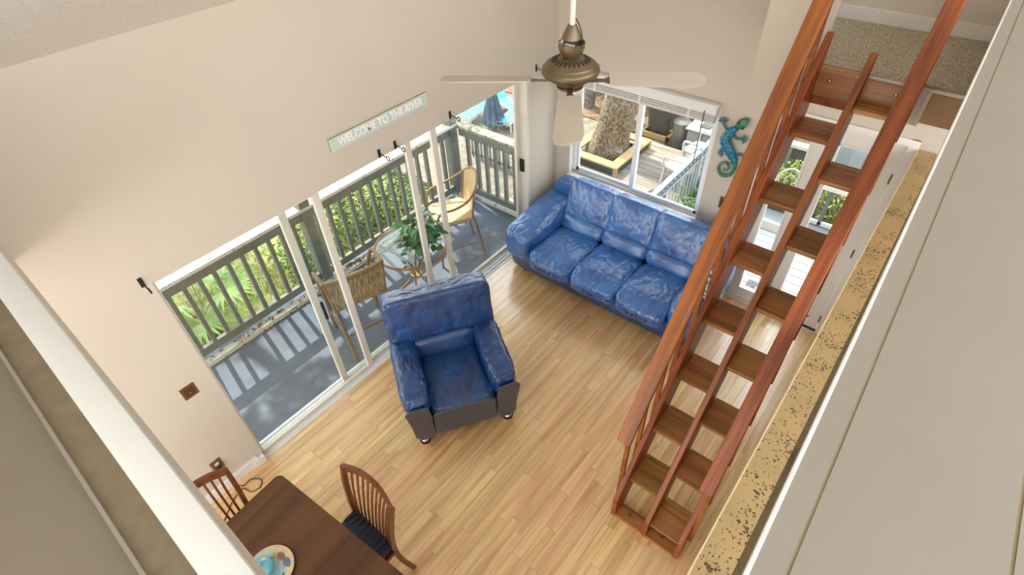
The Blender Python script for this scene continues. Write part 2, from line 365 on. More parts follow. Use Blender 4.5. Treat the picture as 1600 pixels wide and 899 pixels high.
# right side: half-height partition with a speckled laminate ledge, shade-coloured board behind, loft parapet above
struct('wall_kitchen', MB().box((3.292, -6.4, -0.0), (3.375, -0.0, 2.02)), M_WALL)
ledge_m = pm('speckled_laminate', (188, 160, 110), 0.45, var=0.1, vs=5)
nt = ledge_m.node_tree; N = nt.nodes; L = nt.links; bsdf = N['Principled BSDF']
base_link = bsdf.inputs['Base Color'].links[0].from_socket
tc = N.new('ShaderNodeTexCoord'); vo = N.new('ShaderNodeTexVoronoi'); vo.inputs['Scale'].default_value = 62; vo.inputs['Randomness'].default_value = 1
dn = N.new('ShaderNodeTexNoise'); dn.inputs['Scale'].default_value = 60; L.new(tc.outputs['Object'], dn.inputs[0])
va = N.new('ShaderNodeVectorMath'); va.operation = 'MULTIPLY_ADD'; va.inputs[1].default_value = (0.03,) * 3; L.new(dn.outputs['Color'], va.inputs[0]); L.new(tc.outputs['Object'], va.inputs[2]); L.new(va.outputs[0], vo.inputs[0])
big = N.new('ShaderNodeTexNoise'); big.inputs['Scale'].default_value = 7; big.inputs['Detail'].default_value = 4; L.new(tc.outputs['Object'], big.inputs[0])
mr = N.new('ShaderNodeMapRange'); mr.inputs[1].default_value = 0.35; mr.inputs[2].default_value = 0.7; mr.inputs[3].default_value = 0.1; mr.inputs[4].default_value = 0.46; L.new(big.outputs[0], mr.inputs[0])
lt = N.new('ShaderNodeMath'); lt.operation = 'LESS_THAN'; L.new(vo.outputs['Distance'], lt.inputs[0]); L.new(mr.outputs[0], lt.inputs[1])
mx = N.new('ShaderNodeMix'); mx.data_type = 'RGBA'; L.new(lt.outputs[0], mx.inputs[0]); L.new(base_link, mx.inputs[6]); mx.inputs[7].default_value = (*lin((92, 70, 44)), 1); L.new(mx.outputs[2], bsdf.inputs['Base Color'])
lg = struct('trim_2', MB().box((3.268, -6.4, 2.022), (3.388, -0.001, 2.05)), ledge_m)
MB().box((3.262, -6.4, 2.02), (3.268, -0.001, 2.052)).build('edge_strip', pm('pale_edge_band', (236, 216, 168), 0.4), lg)
struct('slot_shade_board', MB().box((3.392, -6.4, 1.72), (3.9, -0.001, 1.98)), pm('olive_shadow_board', (92, 78, 48), 0.7, var=0.2, vs=20))  # board stands in for the unlit kitchen gap; its shade is in the colour
# small wire hook lying in that dark slot
hk = MB().tube(smooth_path([(3.398, -3.02, 1.99), (3.405, -2.98, 2.0), (3.425, -2.97, 2.0), (3.43, -3.03, 2.0), (3.42, -3.1, 1.99)], 5), 0.004, 6)
tag(hk.build('wire_hook', M_BLACK, smooth=60), 'small dark wire hook lying in the slot behind the speckled ledge', 'hook')
PH = 3.4
Mr = T(3.32, -1.35, 0) @ Rz(radians(0.43))
par = MB().box((0.075, -6.8, 2.56), (0.2, 1.33, PH - 0.03), Mr)
pr = struct('wall_loft_right', par, M_WALL)
MB().rbox((0, -6.8, PH - 0.02), (0.007, 1.33, PH), 0.002, Mr).build('corner_bead', M_CAP, pr, smooth=40)
MB().box((0.007, -6.8, PH - 0.03), (0.045, 1.33, PH - 0.004), Mr).build('cap_board', M_GREY, pr)
MB().box((0.044, -6.8, PH - 0.03), (0.0492, 1.33, PH - 0.0046), Mr).build('groove', M_GROOVE, pr)
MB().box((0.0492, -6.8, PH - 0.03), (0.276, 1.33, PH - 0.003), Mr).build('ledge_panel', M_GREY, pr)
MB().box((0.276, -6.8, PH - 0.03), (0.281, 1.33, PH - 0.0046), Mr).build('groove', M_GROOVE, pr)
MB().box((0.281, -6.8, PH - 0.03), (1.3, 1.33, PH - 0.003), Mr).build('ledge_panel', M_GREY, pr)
# near loft parapet under the camera (runs across the room; slightly out of square, as in the photo)
Mn = T(2.3, -4.708, 0) @ Rz(radians(-1.25))
nl = MB().box((-2.3, -0.22, 2.5), (1.04, -0.012, PH - 0.03), Mn)
nr = struct('wall_loft_near', nl, M_WALL)
MB().rbox((-2.3, -0.053, PH - 0.05), (1.05, 0.0, PH), 0.006, Mn).build('cap_board', M_CAP, nr, smooth=40)
MB().box((-2.3, -0.1, PH - 0.05), (1.05, -0.053, PH - 0.012), Mn).build('mottled_strip', M_MOTTLE, nr)
MB().box((-2.3, -0.106, PH - 0.05), (1.05, -0.1, PH - 0.004), Mn).build('bead_strip', M_GREY, nr)
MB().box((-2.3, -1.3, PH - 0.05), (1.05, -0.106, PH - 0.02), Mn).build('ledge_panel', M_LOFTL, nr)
# baseboards
bb = MB().box((0, -8.1, 0), (0.03, DY0 - 0.06, 0.085)).box((0, DY0 - 0.1, 0), (0.05, DY0 - 0.012, 0.07)).box((0, DY1 + 0.06, 0), (0.016, 0, 0.09))
struct('baseboard_left', bb, M_WHITE)
struct('baseboard_back', MB().box((0.016, -0.016, 0), (2.19, 0, 0.09)), M_WHITE)

# ------------------------------------------------------------------ sliding glass door (door_1)
d1 = MB()
d1.box((-0.138, DY0 + 0.001, DH - 0.004), (-0.004, DY1 - 0.001, DH - 0.0005)).box((-0.136, DY0 + 0.0005, 0.03), (-0.01, DY0 + 0.006, DH - 0.005)).box((-0.13, DY1 - 0.035, 0), (0.006, DY1, DH - 0.004))
door1 = struct('door_1', d1, M_ALU)
sl = MB().box((-0.15, DY0, -0.1), (0.035, DY1, 0.006))
for xx in (-0.125, -0.085, -0.045, -0.005): sl.box((xx - 0.006, DY0, 0.006), (xx + 0.006, DY1, 0.022))
sl.build('sill_track', M_VINYL, door1)
def panel(x, ya, yb, sw=0.06, sa=None):
    z0, z1 = 0.024, DH - 0.006; sb = sw; sa = sa or sw
    MB().box((x - 0.016, ya, z0), (x + 0.016, ya + sa, z1)).build('stile', M_ALU, door1, bevel=0.004)
    MB().box((x - 0.016, yb - sw, z0), (x + 0.016, yb, z1)).build('stile', M_ALU, door1, bevel=0.004)
    MB().box((x - 0.016, ya + sa, z0), (x + 0.016, yb - sw, z0 + 0.035)).build('rail', M_ALU, door1)
    MB().box((x - 0.016, ya + sa, z1 - 0.012), (x + 0.016, yb - sw, z1)).build('rail', M_ALU, door1)
    MB().box((x - 0.003, ya + sa, z0 + 0.035), (x + 0.003, yb - sw, z1 - 0.012)).build('pane', M_GLASS, door1)
panel(-0.028, DY0 + 0.006, -2.985, sa=0.01)
panel(-0.068, -3.315, -2.035)
panel(-0.108, -1.765, DY1 - 0.035, 0.065)
MB().rbox((-0.052, -3.262, 0.86), (-0.03, -3.238, 1.06), 0.006).build('handle', M_BLACK, door1)
MB().box((-0.092, DY1 - 0.052, 0.95), (-0.04, DY1 - 0.03, 1.1)).build('latch', M_BLACK, door1)

# ------------------------------------------------------------------ window over the sofa (window_1)
w1 = MB(); fy0, fy1 = 0.07, 0.125
w1.box((WX0 + 0.012, fy0, WZ0 + 0.03), (WX0 + 0.045, fy1, WZ1)).box((WX1 - 0.045, fy0, WZ0 + 0.03), (WX1 - 0.012, fy1, WZ1)).box((WX0, fy0, WZ1 - 0.035), (WX1, fy1, WZ1))
win = struct('window_1', w1, M_VINYL)
MB().box((WX0 + 0.012, fy0 - 0.012, WZ0 + 0.02), (WX1 - 0.012, fy1, WZ0 + 0.05)).build('sill_track', M_SILL, win)
MB().rbox((WX0 - 0.02, -0.025, WZ0 - 0.02), (WX1 + 0.02, fy0, WZ0 + 0.018), 0.006).build('window_sill', M_WHITE, win)
MB().box((WX0, -0.002, WZ0 + 0.018), (WX0 + 0.012, fy1, WZ1)).box((WX1 - 0.012, -0.002, WZ0 + 0.018), (WX1, fy1, WZ1)).build('reveal_liner', M_WHITE, win)
for (a, b, yy) in ((WX0 + 0.045, 0.985, 0.108), (0.935, WX1 - 0.045, 0.082)):
    z0, z1 = WZ0 + 0.05, WZ1 - 0.035
    s = MB(); s.box((a, yy - 0.012, z0), (a + 0.028, yy + 0.012, z1)).box((b - 0.05 if yy > 0.1 else b - 0.028, yy - 0.012, z0), (b, yy + 0.012, z1)).box((a, yy - 0.012, z0), (b, yy + 0.012, z0 + 0.03)).box((a, yy - 0.012, z1 - 0.03), (b, yy + 0.012, z1))
    if yy < 0.1: s.box((a, yy - 0.014, z0), (a + 0.05, yy + 0.012, z1))
    fr = s.build('sash', M_VINYL, win)
    MB().box((a + 0.02, yy - 0.003, z0 + 0.02), (b - 0.02, yy + 0.003, z1 - 0.02)).build('pane', M_GLASS, fr)

# ------------------------------------------------------------------ entry door with sidelight (door_2)
e = MB()
e.box((EX0, 0, 0), (EX0 + 0.035, 0.14, EZ1)).box((EX1 - 0.012, 0, 0), (EX1, 0.14, EZ1)).box((EX0, 0, EZ1 - 0.012), (EX1, 0.14, EZ1)).box((2.615, 0, 0), (2.66, 0.14, EZ1))
door2 = struct('door_2', e, M_WHITE)
cs = MB().rbox((EX0 - 0.065, -0.02, 0), (EX0 + 0.004, 0.0, EZ1 + 0.05), 0.004).rbox((EX1 - 0.004, -0.02, 0), (3.262, 0.0, EZ1 + 0.05), 0.004).rbox((EX0 - 0.065, -0.021, EZ1 - 0.006), (3.262, 0.0, EZ1 + 0.05), 0.004)
cs.build('casing', M_WHITE, door2, smooth=40)
MB().box((EX0, -0.03, -0.02), (EX1, 0.16, 0.012)).build('threshold', M_WHITE, door2)
MB().box((2.66, -0.012, 0.012), (EX1, 0.03, 0.02)).build('door_sweep', pm('dark_sweep', (70, 62, 54), 0.6), door2)
def leaf(x0, x1, gx0, gx1, nm):
    s = MB(); y0, y1 = 0.012, 0.056; gz0, gz1 = 0.14, EZ1 - 0.13
    s.box((x0, y0, 0.022), (gx0, y1, EZ1 - 0.014)).box((gx1, y0, 0.022), (x1, y1, EZ1 - 0.014)).box((gx0, y0, 0.022), (gx1, y1, gz0)).box((gx0, y0, gz1), (gx1, y1, EZ1 - 0.014))
    o = s.build(nm, M_WHITE, door2)
    b = MB(); t = 0.016
    b.box((gx0, y0 - 0.008, gz0), (gx0 + t, y1, gz1)).box((gx1 - t, y0 - 0.008, gz0), (gx1, y1, gz1)).box((gx0, y0 - 0.008, gz0), (gx1, y1, gz0 + t)).box((gx0, y0 - 0.008, gz1 - t), (gx1, y1, gz1))
    b.build('glazing_bead', M_VINYL, o)
    MB().box((gx0 + 0.005, 0.03, gz0 + 0.005), (gx1 - 0.005, 0.036, gz1 - 0.005)).build('pane', M_GLASS, o)
    return o
leaf(EX0 + 0.035, 2.615, 2.36, 2.56, 'sidelight')
dl = leaf(2.662, EX1 - 0.014, 2.745, 3.085, 'door_leaf')
for z in (0.17, 1.0, 1.76):
    MB().tube([(EX1 - 0.013, 0.004, z - 0.045), (EX1 - 0.013, 0.004, z + 0.045)], 0.007, 8).box((EX1 - 0.024, 0.008, z - 0.035), (EX1 - 0.014, 0.013, z + 0.035)).build('hinge', M_BRASS, dl)
MB().tube([(2.70, 0.012, 0.96), (2.70, -0.05, 0.96), (2.78, -0.055, 0.955)], 0.009, 8).lathe([(0.001, 0), (0.03, 0.0), (0.028, 0.008), (0.001, 0.008)], n=16, M=T(2.70, 0.012, 0.96) @ Matrix.Rotation(radians(90), 4, 'X')).build('lever_handle', M_BRASS, dl, smooth=40)
# ================================================================== WALL THINGS
# sign: three pale boards and white lettering
sg = thing('wall_sign', 'long pale aqua wooden sign reading WELCOME TO THE RIVER above the glass doors', 'sign', (0.0, -2.32, 2.24))
sy0, sy1, sz0, sz1 = -2.805, -1.845, 2.248, 2.345
M_SIGN = pm('washed_aqua_board', (214, 224, 216), 0.6, var=0.07, vs=14, col2=(192, 212, 206), stretch=(1, 1, 6))
MB().box((0.001, sy0, sz0 + 0.002), (0.012, sy1, sz1 - 0.002)).build('backing', pm('raw_sign_edge', (178, 150, 104), 0.7), sg)
hz = (sz1 - sz0) / 4
for i, (a, b) in enumerate(((0, 1), (1, 3), (3, 4))):
    MB().box((0.012, sy0 + 0.002, sz0 + a * hz + 0.0008), (0.022, sy1 - 0.002 * i, sz0 + b * hz - 0.0008)).build('board', M_SIGN, sg)
cu = bpy.data.curves.new('lettering', 'FONT'); cu.body = 'WELCOME TO THE RIVER'; cu.size = 0.084; cu.extrude = 0.0012; cu.align_x = 'CENTER'; cu.align_y = 'CENTER'; cu.space_character = 1.02
cu.offset = 0.0028
tmp = bpy.data.objects.new('lettering_curve', cu); COL.objects.link(tmp)
bpy.context.view_layer.update(); dg = bpy.context.evaluated_depsgraph_get()
me = bpy.data.meshes.new_from_object(tmp.evaluated_get(dg)); bpy.data.objects.remove(tmp); bpy.data.curves.remove(cu)
wx = max(v.co.x for v in me.vertices) - min(v.co.x for v in me.vertices); kx = 0.84 / wx
t = MB()
t.add([(0.0232 + v.co.z, (sy0 + sy1) / 2 + 0.005 + v.co.x * kx, (sz0 + sz1) / 2 + v.co.y) for v in me.vertices], [list(p.vertices) for p in me.polygons]); bpy.data.meshes.remove(me)
t.build('lettering', pm('white_sign_paint', (250, 249, 246), 0.5), sg, label='white capital letters WELCOME TO THE RIVER')

# curtain rod brackets
def bracket(y, label):
    o = thing('curtain_bracket', label, 'bracket', (0, y, 2.05), group='black curtain rod brackets over the glass doors', local=True)
    MB().rbox((0, -0.013, -0.035), (0.006, 0.013, 0.035), 0.003).build('plate', M_BLACK, o)
    MB().tube([(0.006, 0, 0.005), (0.085, 0, -0.012)], 0.0045, 8).build('arm', M_BLACK, o, smooth=60)
    ring = [(0.1 + 0.018 * cos(a), 0.0, -0.012 + 0.018 * sin(a)) for a in [2 * pi * k / 14 for k in range(14)]]
    MB().tube(ring, 0.0045, 6, closed=True).build('ring', M_BLACK, o, smooth=60)
bracket(-4.26, 'black curtain rod bracket at the near upper corner of the sliding door')
bracket(-2.4, 'left of the two paired black curtain brackets just below the welcome sign')
bracket(-2.235, 'right of the two paired black curtain brackets just below the welcome sign')
bracket(-1.6, 'black curtain bracket past the right end of the welcome sign')
bracket(-0.37, 'black curtain bracket by the room corner beside the ceiling fan motor')
# switch plates
def plate(name, label, x, y, z, facing, w=0.085, h=0.125, kind='jack'):
    o = thing(name, label, 'outlet' if kind == 'outlet' else 'switch' if kind == 'switch' else 'wall plate', (x, y, z), facing, local=True)
    MB().rbox((0, -w / 2, -h / 2), (0.006, w / 2, h / 2), 0.004).build('cover_plate', M_BRASS, o)
    MB().rbox((0.005, -w * 0.33, -h * 0.33), (0.009, w * 0.33, h * 0.33), 0.003).build('inset', pm('brown_inset', (84, 58, 36), 0.4), o)
    if kind == 'outlet':
        MB().rbox((0.008, -0.017, 0.006), (0.011, 0.017, 0.036), 0.004).rbox((0.008, -0.017, -0.036), (0.011, 0.017, -0.006), 0.004).build('socket', pm('cream_socket', (220, 208, 180), 0.4), o)
        MB().rbox((0.011, -0.018, -0.04), (0.035, 0.018, -0.004), 0.005).build('plug', M_BLACK, o)
    elif kind == 'switch':
        MB().box((0.008, -0.005, -0.012), (0.02, 0.005, 0.012), Matrix.Rotation(radians(20), 4, 'Y')).build('toggle', pm('cream_toggle', (232, 224, 204), 0.4), o)
    else:
        MB().lathe([(0.001, 0.012), (0.007, 0.012), (0.007, 0), (0.001, 0)][::-1], n=12, M=T(0.008, 0, 0) @ Matrix.Rotation(radians(90), 4, 'Y')).build('jack', M_CHROME, o, smooth=50)
plate('wall_jack', 'square brass jack plate on the left wall beside the sliding door', 0, -4.39, 1.11, 0, 0.1, 0.115)
plate('wall_outlet', 'brass power outlet low on the left wall behind the slatted chair', 0, -4.53, 0.3, 0, 0.085, 0.125, 'outlet')
plate('light_switch', 'brass light switch plate on the back wall below the gecko', 1.995, 0, 1.06, -pi / 2, 0.085, 0.13, 'switch')
cd = MB().tube(smooth_path([(0.02, -4.53, 0.27), (0.06, -4.52, 0.08), (0.1, -4.48, 0.006), (0.1, -4.41, 0.006), (0.17, -4.36, 0.006), (0.22, -4.4, 0.006), (0.2, -4.47, 0.006), (0.12, -4.5, 0.006), (0.16, -4.62, 0.006), (0.3, -4.8, 0.006)], 7), 0.004, 6)
tag(cd.build('power_cord', M_BLACK, smooth=60), 'thin black power cord looped on the floor by the baseboard', 'cord')

# gecko
gk = thing('gecko_ornament', 'teal metal gecko wall ornament with cream spots and curled tail', 'ornament', (1.93, 0, 1.35))
gy = -0.03
M_GB = pm('teal_gecko', (30, 138, 168), 0.3, var=0.25, vs=22, col2=(22, 96, 140)); M_GG = pm('green_gecko', (92, 152, 112), 0.35, var=0.25, vs=30, col2=(52, 104, 92))
M_GS = pm('gecko_limb', (96, 140, 140), 0.4, var=0.3, vs=60, col2=(60, 82, 96))
bp = smooth_path([(1.945, gy, 1.845), (1.905, gy, 1.795), (1.875, gy - .01, 1.735), (1.89, gy - .012, 1.675), (1.945, gy - .012, 1.61), (1.985, gy - .008, 1.555), (2.005, gy, 1.51)], 6)
n = len(bp); rr = [0.022 + 0.026 * sin(pi * (i / (n - 1)) ** 0.85) for i in range(n)]
MB().tube(bp, rr, 14).build('body', M_GB, gk, smooth=180)
hd = MB().cushion((0, 0, 0), (0.085, 0.05, 0.125), e=2.6, n=8, shape=lambda w, h: Vector((w.x * (1 - 0.45 * max(0, w.z / h.z)), w.y, w.z)), M=T(1.985, gy - .005, 1.9) @ Matrix.Rotation(radians(38), 4, 'Y'))
hdo = hd.build('head', M_GG, gk, smooth=180)
for (ex, ez) in ((1.958, 1.908), (2.005, 1.868)):
    MB().cushion((ex, gy - 0.032, ez), (0.02, 0.016, 0.02), e=2, n=5).build('eye', M_BLACK, hdo, smooth=180)
tp = smooth_path([(2.005, gy, 1.52), (2.012, gy, 1.46), (1.995, gy, 1.4), (1.955, gy, 1.362), (1.905, gy, 1.365), (1.873, gy, 1.41), (1.88, gy, 1.462), (1.92, gy, 1.49), (1.955, gy, 1.472), (1.962, gy, 1.435), (1.94, gy, 1.415), (1.925, gy, 1.433)], 6)
MB().tube(tp, [0.02 - 0.013 * i / (len(tp) - 1) for i in range(len(tp))], 10).build('tail', M_GG, gk, smooth=180)
for (a, k, fx, fz, ang) in (((1.905, 1.8), (1.855, 1.81), 1.815, 1.86, 105), ((1.915, 1.775), (1.965, 1.745), 2.015, 1.755, 10), ((1.955, 1.6), (1.92, 1.62), 1.872, 1.575, 195), ((1.985, 1.565), (2.02, 1.605), 2.07, 1.6, 350)):
    lm = MB().tube(smooth_path([(a[0], gy, a[1]), (k[0], gy, k[1]), (fx, gy, fz)], 5), 0.011, 8)
    lo = lm.build('leg', M_GS, gk, smooth=180)
    for q in range(-2, 3):
        an = radians(ang + q * 36); MB().tube([(fx, gy, fz), (fx + 0.03 * cos(an), gy, fz + 0.03 * sin(an)), (fx + 0.048 * cos(an), gy + 0.004, fz + 0.048 * sin(an))], [0.006, 0.008, 0.003], 6).build('toe', M_GS, lo, smooth=180)
for i in range(6, n - 5, 4):
    p = bp[i]; tdir = (bp[i + 1] - bp[i - 1]).normalized(); side = tdir.cross(Vector((0, 1, 0)))
    for sgn in (-0.5, 0.5):
        c = p + side * sgn * rr[i] * 1.1 + Vector((0, -rr[i] * 0.86, 0))
        MB().cushion(c, (0.014, 0.006, 0.008), e=2, n=4).build('spot', pm('gecko_spot', (222, 216, 170), 0.4) if 'gecko_spot' not in bpy.data.materials else bpy.data.materials['gecko_spot'], gk, smooth=180)

# blind, raised
M_SLAT = pm('translucent_white_slat', (240, 238, 234), 0.4, var=0.02)
_sn = M_SLAT.node_tree.nodes; _sl = M_SLAT.node_tree.links; _tr = _sn.new('ShaderNodeBsdfTranslucent'); _tr.inputs[0].default_value = (0.9, 0.88, 0.84, 1); _mx = _sn.new('ShaderNodeMixShader'); _mx.inputs[0].default_value = 0.35
_sl.new(_sn['Principled BSDF'].outputs[0], _mx.inputs[1]); _sl.new(_tr.outputs[0], _mx.inputs[2]); _sl.new(_mx.outputs[0], _sn['Material Output'].inputs[0])
bl = thing('window_blind', 'raised white slatted blind stacked at the top of the window', 'blind', (1.0, -0.02, 1.82))
bx0, bx1 = 0.245, 1.752
MB().rbox((bx0, -0.068, 1.965), (bx1, -0.003, 2.005), 0.004).build('head_rail', M_VINYL, bl)
MB().rbox((bx0, -0.074, 1.915), (bx1, -0.069, 2.0), 0.002).build('valance', M_VINYL, bl)
for i in range(11):
    z = 1.85 + i * 0.0102
    MB().box((bx0 + 0.012, -0.064 + 0.004 * (i % 2), z), (bx1 - 0.012, -0.008, z + 0.0088), T(1, 0, z) @ Matrix.Rotation(radians((-1) ** i * 1.0), 4, 'X') @ T(-1, 0, -z)).build('slat', M_SLAT, bl)
MB().rbox((bx0 + 0.01, -0.066, 1.828), (bx1 - 0.01, -0.008, 1.848), 0.004).build('bottom_rail', M_SLAT, bl)
for xx in (0.5, 1.0, 1.5):
    MB().box((xx - 0.013, -0.071, 1.828), (xx + 0.013, -0.0665, 1.915)).build('ladder_tape', M_WHITE, bl)
MB().tube([(1.645, -0.075, 1.94), (1.642, -0.078, 1.43)], 0.005, 8).build('tilt_wand', pm('smoky_wand', (96, 92, 86), 0.2), bl)

# ================================================================== CEILING FAN
fn = thing('ceiling_fan', 'bronze ceiling fan with vented motor and cream blades on white downrod', 'ceiling fan', (1.735, -2.36, 2.98))
fc = Vector((1.735, -2.36, 0))
MB().tube([(fc.x, fc.y, 3.28), (fc.x, fc.y, 3.32 + 0.417 * fc.x)], 0.0135, 14).build('downrod', pm('white_rod', (236, 232, 220), 0.35), fn, smooth=60)
MB().lathe([(0.001, 0.05), (0.07, 0.05), (0.066, 0.0), (0.05, -0.035), (0.018, -0.05), (0.001, -0.05)][::-1], (fc.x, fc.y, 3.99), 24).build('canopy', M_BRONZE, fn, smooth=50)
MB().lathe([(0.001, 3.232), (0.05, 3.232), (0.047, 3.245), (0.026, 3.286), (0.021, 3.296), (0.001, 3.296)], (fc.x, fc.y, 0), 28).build('bell_cover', M_BRONZE, fn, smooth=50)
MB().lathe([(0.001, 3.135), (0.036, 3.135), (0.042, 3.152), (0.06, 3.17), (0.067, 3.19), (0.067, 3.214), (0.062, 3.214), (0.062, 3.19), (0.05, 3.165), (0.001, 3.16)], (fc.x, fc.y, 0), 28).build('wiring_cup', M_BRONZE, fn, smooth=50)
MB().rbox((fc.x - 0.02, fc.y - 0.045, 3.19), (fc.x + 0.052, fc.y - 0.012, 3.232), 0.004).build('capacitor', pm('black_capacitor', (44, 44, 44), 0.4), fn)
MB().box((fc.x - 0.006, fc.y - 0.0462, 3.2), (fc.x + 0.048, fc.y - 0.0452, 3.222)).build('sticker', pm('grey_sticker', (196, 204, 196), 0.5, var=0.3, vs=90), fn)
wr = MB()
for k in range(4): wr.tube(smooth_path([(fc.x - 0.05 + 0.012 * k, fc.y - 0.03, 3.17), (fc.x - 0.058 + 0.02 * k, fc.y - 0.042, 3.2), (fc.x - 0.03 + 0.008 * k, fc.y - 0.04, 3.226), (fc.x - 0.035 + 0.015 * k, fc.y - 0.03, 3.235)], 4), 0.0035, 6)
wr.build('wires', pm('white_wire', (220, 218, 210), 0.4), fn, smooth=60)
MB().tube(smooth_path([(fc.x + 0.02, fc.y, 3.325), (fc.x + 0.045, fc.y - 0.005, 3.3), (fc.x + 0.066, fc.y - 0.01, 3.25), (fc.x + 0.066, fc.y - 0.012, 3.2)], 6), 0.0028, 6).build('pull_wire', M_BLACK, fn, smooth=60)
mot = MB().lathe([(0.001, 3.0), (0.062, 3.0), (0.078, 3.012), (0.084, 3.03), (0.118, 3.043), (0.142, 3.058), (0.15, 3.075), (0.146, 3.092), (0.136, 3.1), (0.131, 3.103), (0.127, 3.112), (0.113, 3.118), (0.109, 3.122), (0.06, 3.14), (0.035, 3.146), (0.001, 3.146)], (fc.x, fc.y, 0), 48).build('motor_housing', M_BRONZE, fn, smooth=40)
for k in range(24):
    a = 2 * pi * k / 24; c_, s_ = cos(a), sin(a); up_ = Vector((c_ * 0.31, s_ * 0.31, 0.95))
    MB().bar((fc.x + c_ * 0.07, fc.y + s_ * 0.07, 3.1375), (fc.x + c_ * 0.1, fc.y + s_ * 0.1, 3.1272), 0.0055, 0.003, up=up_).build('vent_slot', M_BLACK, mot)
MB().lathe([(0.001, 2.984), (0.06, 2.984), (0.068, 2.99), (0.068, 2.999), (0.001, 2.999)], (fc.x, fc.y, 0), 32).build('bottom_cap', pm('red_bronze_ring', (128, 74, 52), 0.35, metal=0.5), fn, smooth=40)
M_BLADE = pm('cream_fan_blade', (200, 189, 172), 0.5, var=0.03)
base_a = math.atan2(fc.y - CAM.y, fc.x - CAM.x)
for k in range(4):
    Mb = T(fc.x, fc.y, 3.028) @ Rz(base_a + k * pi / 2) @ Matrix.Rotation(radians(9), 4, 'X')
    pts = [(0.2, -0.05), (0.26, -0.058), (0.6, -0.07), (0.655, -0.06), (0.675, -0.03), (0.675, 0.03), (0.655, 0.06), (0.6, 0.07), (0.26, 0.058), (0.2, 0.05)]
    MB().prism([(a, b, -0.003) for a, b in pts], (0, 0, 0.006), Mb).build('blade', M_BLADE, fn, label='cream wooden blade')
    MB().prism([(0.09, -0.016, -0.008), (0.17, -0.014, -0.008), (0.21, -0.036, -0.008), (0.25, -0.02, -0.008), (0.25, 0.02, -0.008), (0.21, 0.036, -0.008), (0.17, 0.014, -0.008), (0.09, 0.016, -0.008)], (0, 0, 0.005), Mb).build('blade_iron', M_BRONZE, fn)

# ================================================================== ALTERNATING TREAD STAIR
st = thing('ladder_stair', 'steep red-brown wooden stair with alternating half treads rising to the platform', 'stair', (2.845, -2.0, 0))
SLP = 0.357 / 0.248; NY, NZ = -2.678, 0.357            # nosing line: z = NZ + SLP * (y - NY)
nos = lambda y: NZ + SLP * (y - NY)
def stringer(x, top, bottom=0.2):
    yt = -0.94
    P = [(-2.835, 0), (-2.835, nos(-2.835) + 0.11), (yt, nos(yt) + top), (yt, nos(yt) - 0.42 + 0.25), (NY + (0.36 - NZ) / SLP + 0.0, 0)]
    P = [(-2.835, 0.0), (-2.835, nos(-2.835) + 0.1), (yt, nos(yt) + top), (yt + 0.02, nos(yt) + top), (yt + 0.02, nos(yt) - 0.34), ((0.34 - NZ) / SLP + NY, 0.0)]
    MB().prism([(x - 0.019, a, b) for a, b in P], (0.038, 0, 0)).build('stringer', M_STAIR, st, bevel=0.005)
stringer(2.59, 0.16); stringer(2.851, 0.09); stringer(3.107, 0.16)
def tread(x0, x1, k):
    y = NY + k * 0.248; z = NZ + k * 0.357
    MB().rbox((x0, y, z - 0.028), (x1, y + 0.262, z), 0.004).build('tread', M_TREAD, st)
for k in range(7): tread(2.609, 2.832, k)
for k in range(8): tread(2.87, 3.088, k - 0.505)
MB().rbox((2.609, -0.985, 2.805), (2.832, PY + 0.0, 2.832), 0.004).build('tread', M_TREAD, st)
MB().rbox((2.609, PY - 0.042, 2.655), (3.088, PY - 0.003, 2.806), 0.004).build('header_board', M_TREAD, st)
MB().rbox((2.609, PY - 0.03, 2.60), (3.088, PY - 0.004, 2.652), 0.003).build('lower_header', M_STAIR, st)
MB().rbox((2.609, -2.835, 0.0), (2.832, -2.715, 0.034), 0.004).rbox((2.87, -2.835, 0.0), (3.088, -2.715, 0.034), 0.004).build('base_plate', M_TREAD, st)
for (x, y, z, up_) in ((2.68, PY - 0.043, 2.76, 0), (3.045, PY - 0.043, 2.76, 0), (2.7, -2.775, 0.034, 1), (2.97, -2.775, 0.034, 1)):
    Mx = T(x, y, z) if up_ else T(x, y, z) @ Matrix.Rotation(radians(90), 4, 'X')
    MB().lathe([(0.001, 0), (0.011, 0), (0.011, 0.004), (0.006, 0.01), (0.001, 0.011)], n=14, M=Mx).build('bolt', M_CHROME if not up_ else pm('steel_bolt', (96, 96, 100), 0.35, metal=0.8), st, smooth=50)
RO = 1.062                                   # rail above the nosing line
def rail(x0, x1):
    ya, yb = -2.895, -1.0
    MB().prism([(x0, ya, nos(ya) + RO), (x0, yb, nos(yb) + RO), (x0, yb + 0.022, nos(yb) + RO - 0.03), (x0, ya + 0.022, nos(ya) + RO - 0.03)], (x1 - x0, 0, 0)).build('handrail', M_STAIR, st, bevel=0.005)
rail(2.541, 2.633); rail(3.092, 3.17)
for (x, n_) in ((2.5565, 10), (3.141, 10)):
    for i in range(n_):
        y = -2.715 + i * 0.185
        MB().box((x - 0.0145, y - 0.014, nos(y) - 0.16), (x + 0.0145, y + 0.014, nos(y) + RO - 0.02)).build('baluster', M_STAIR, st)
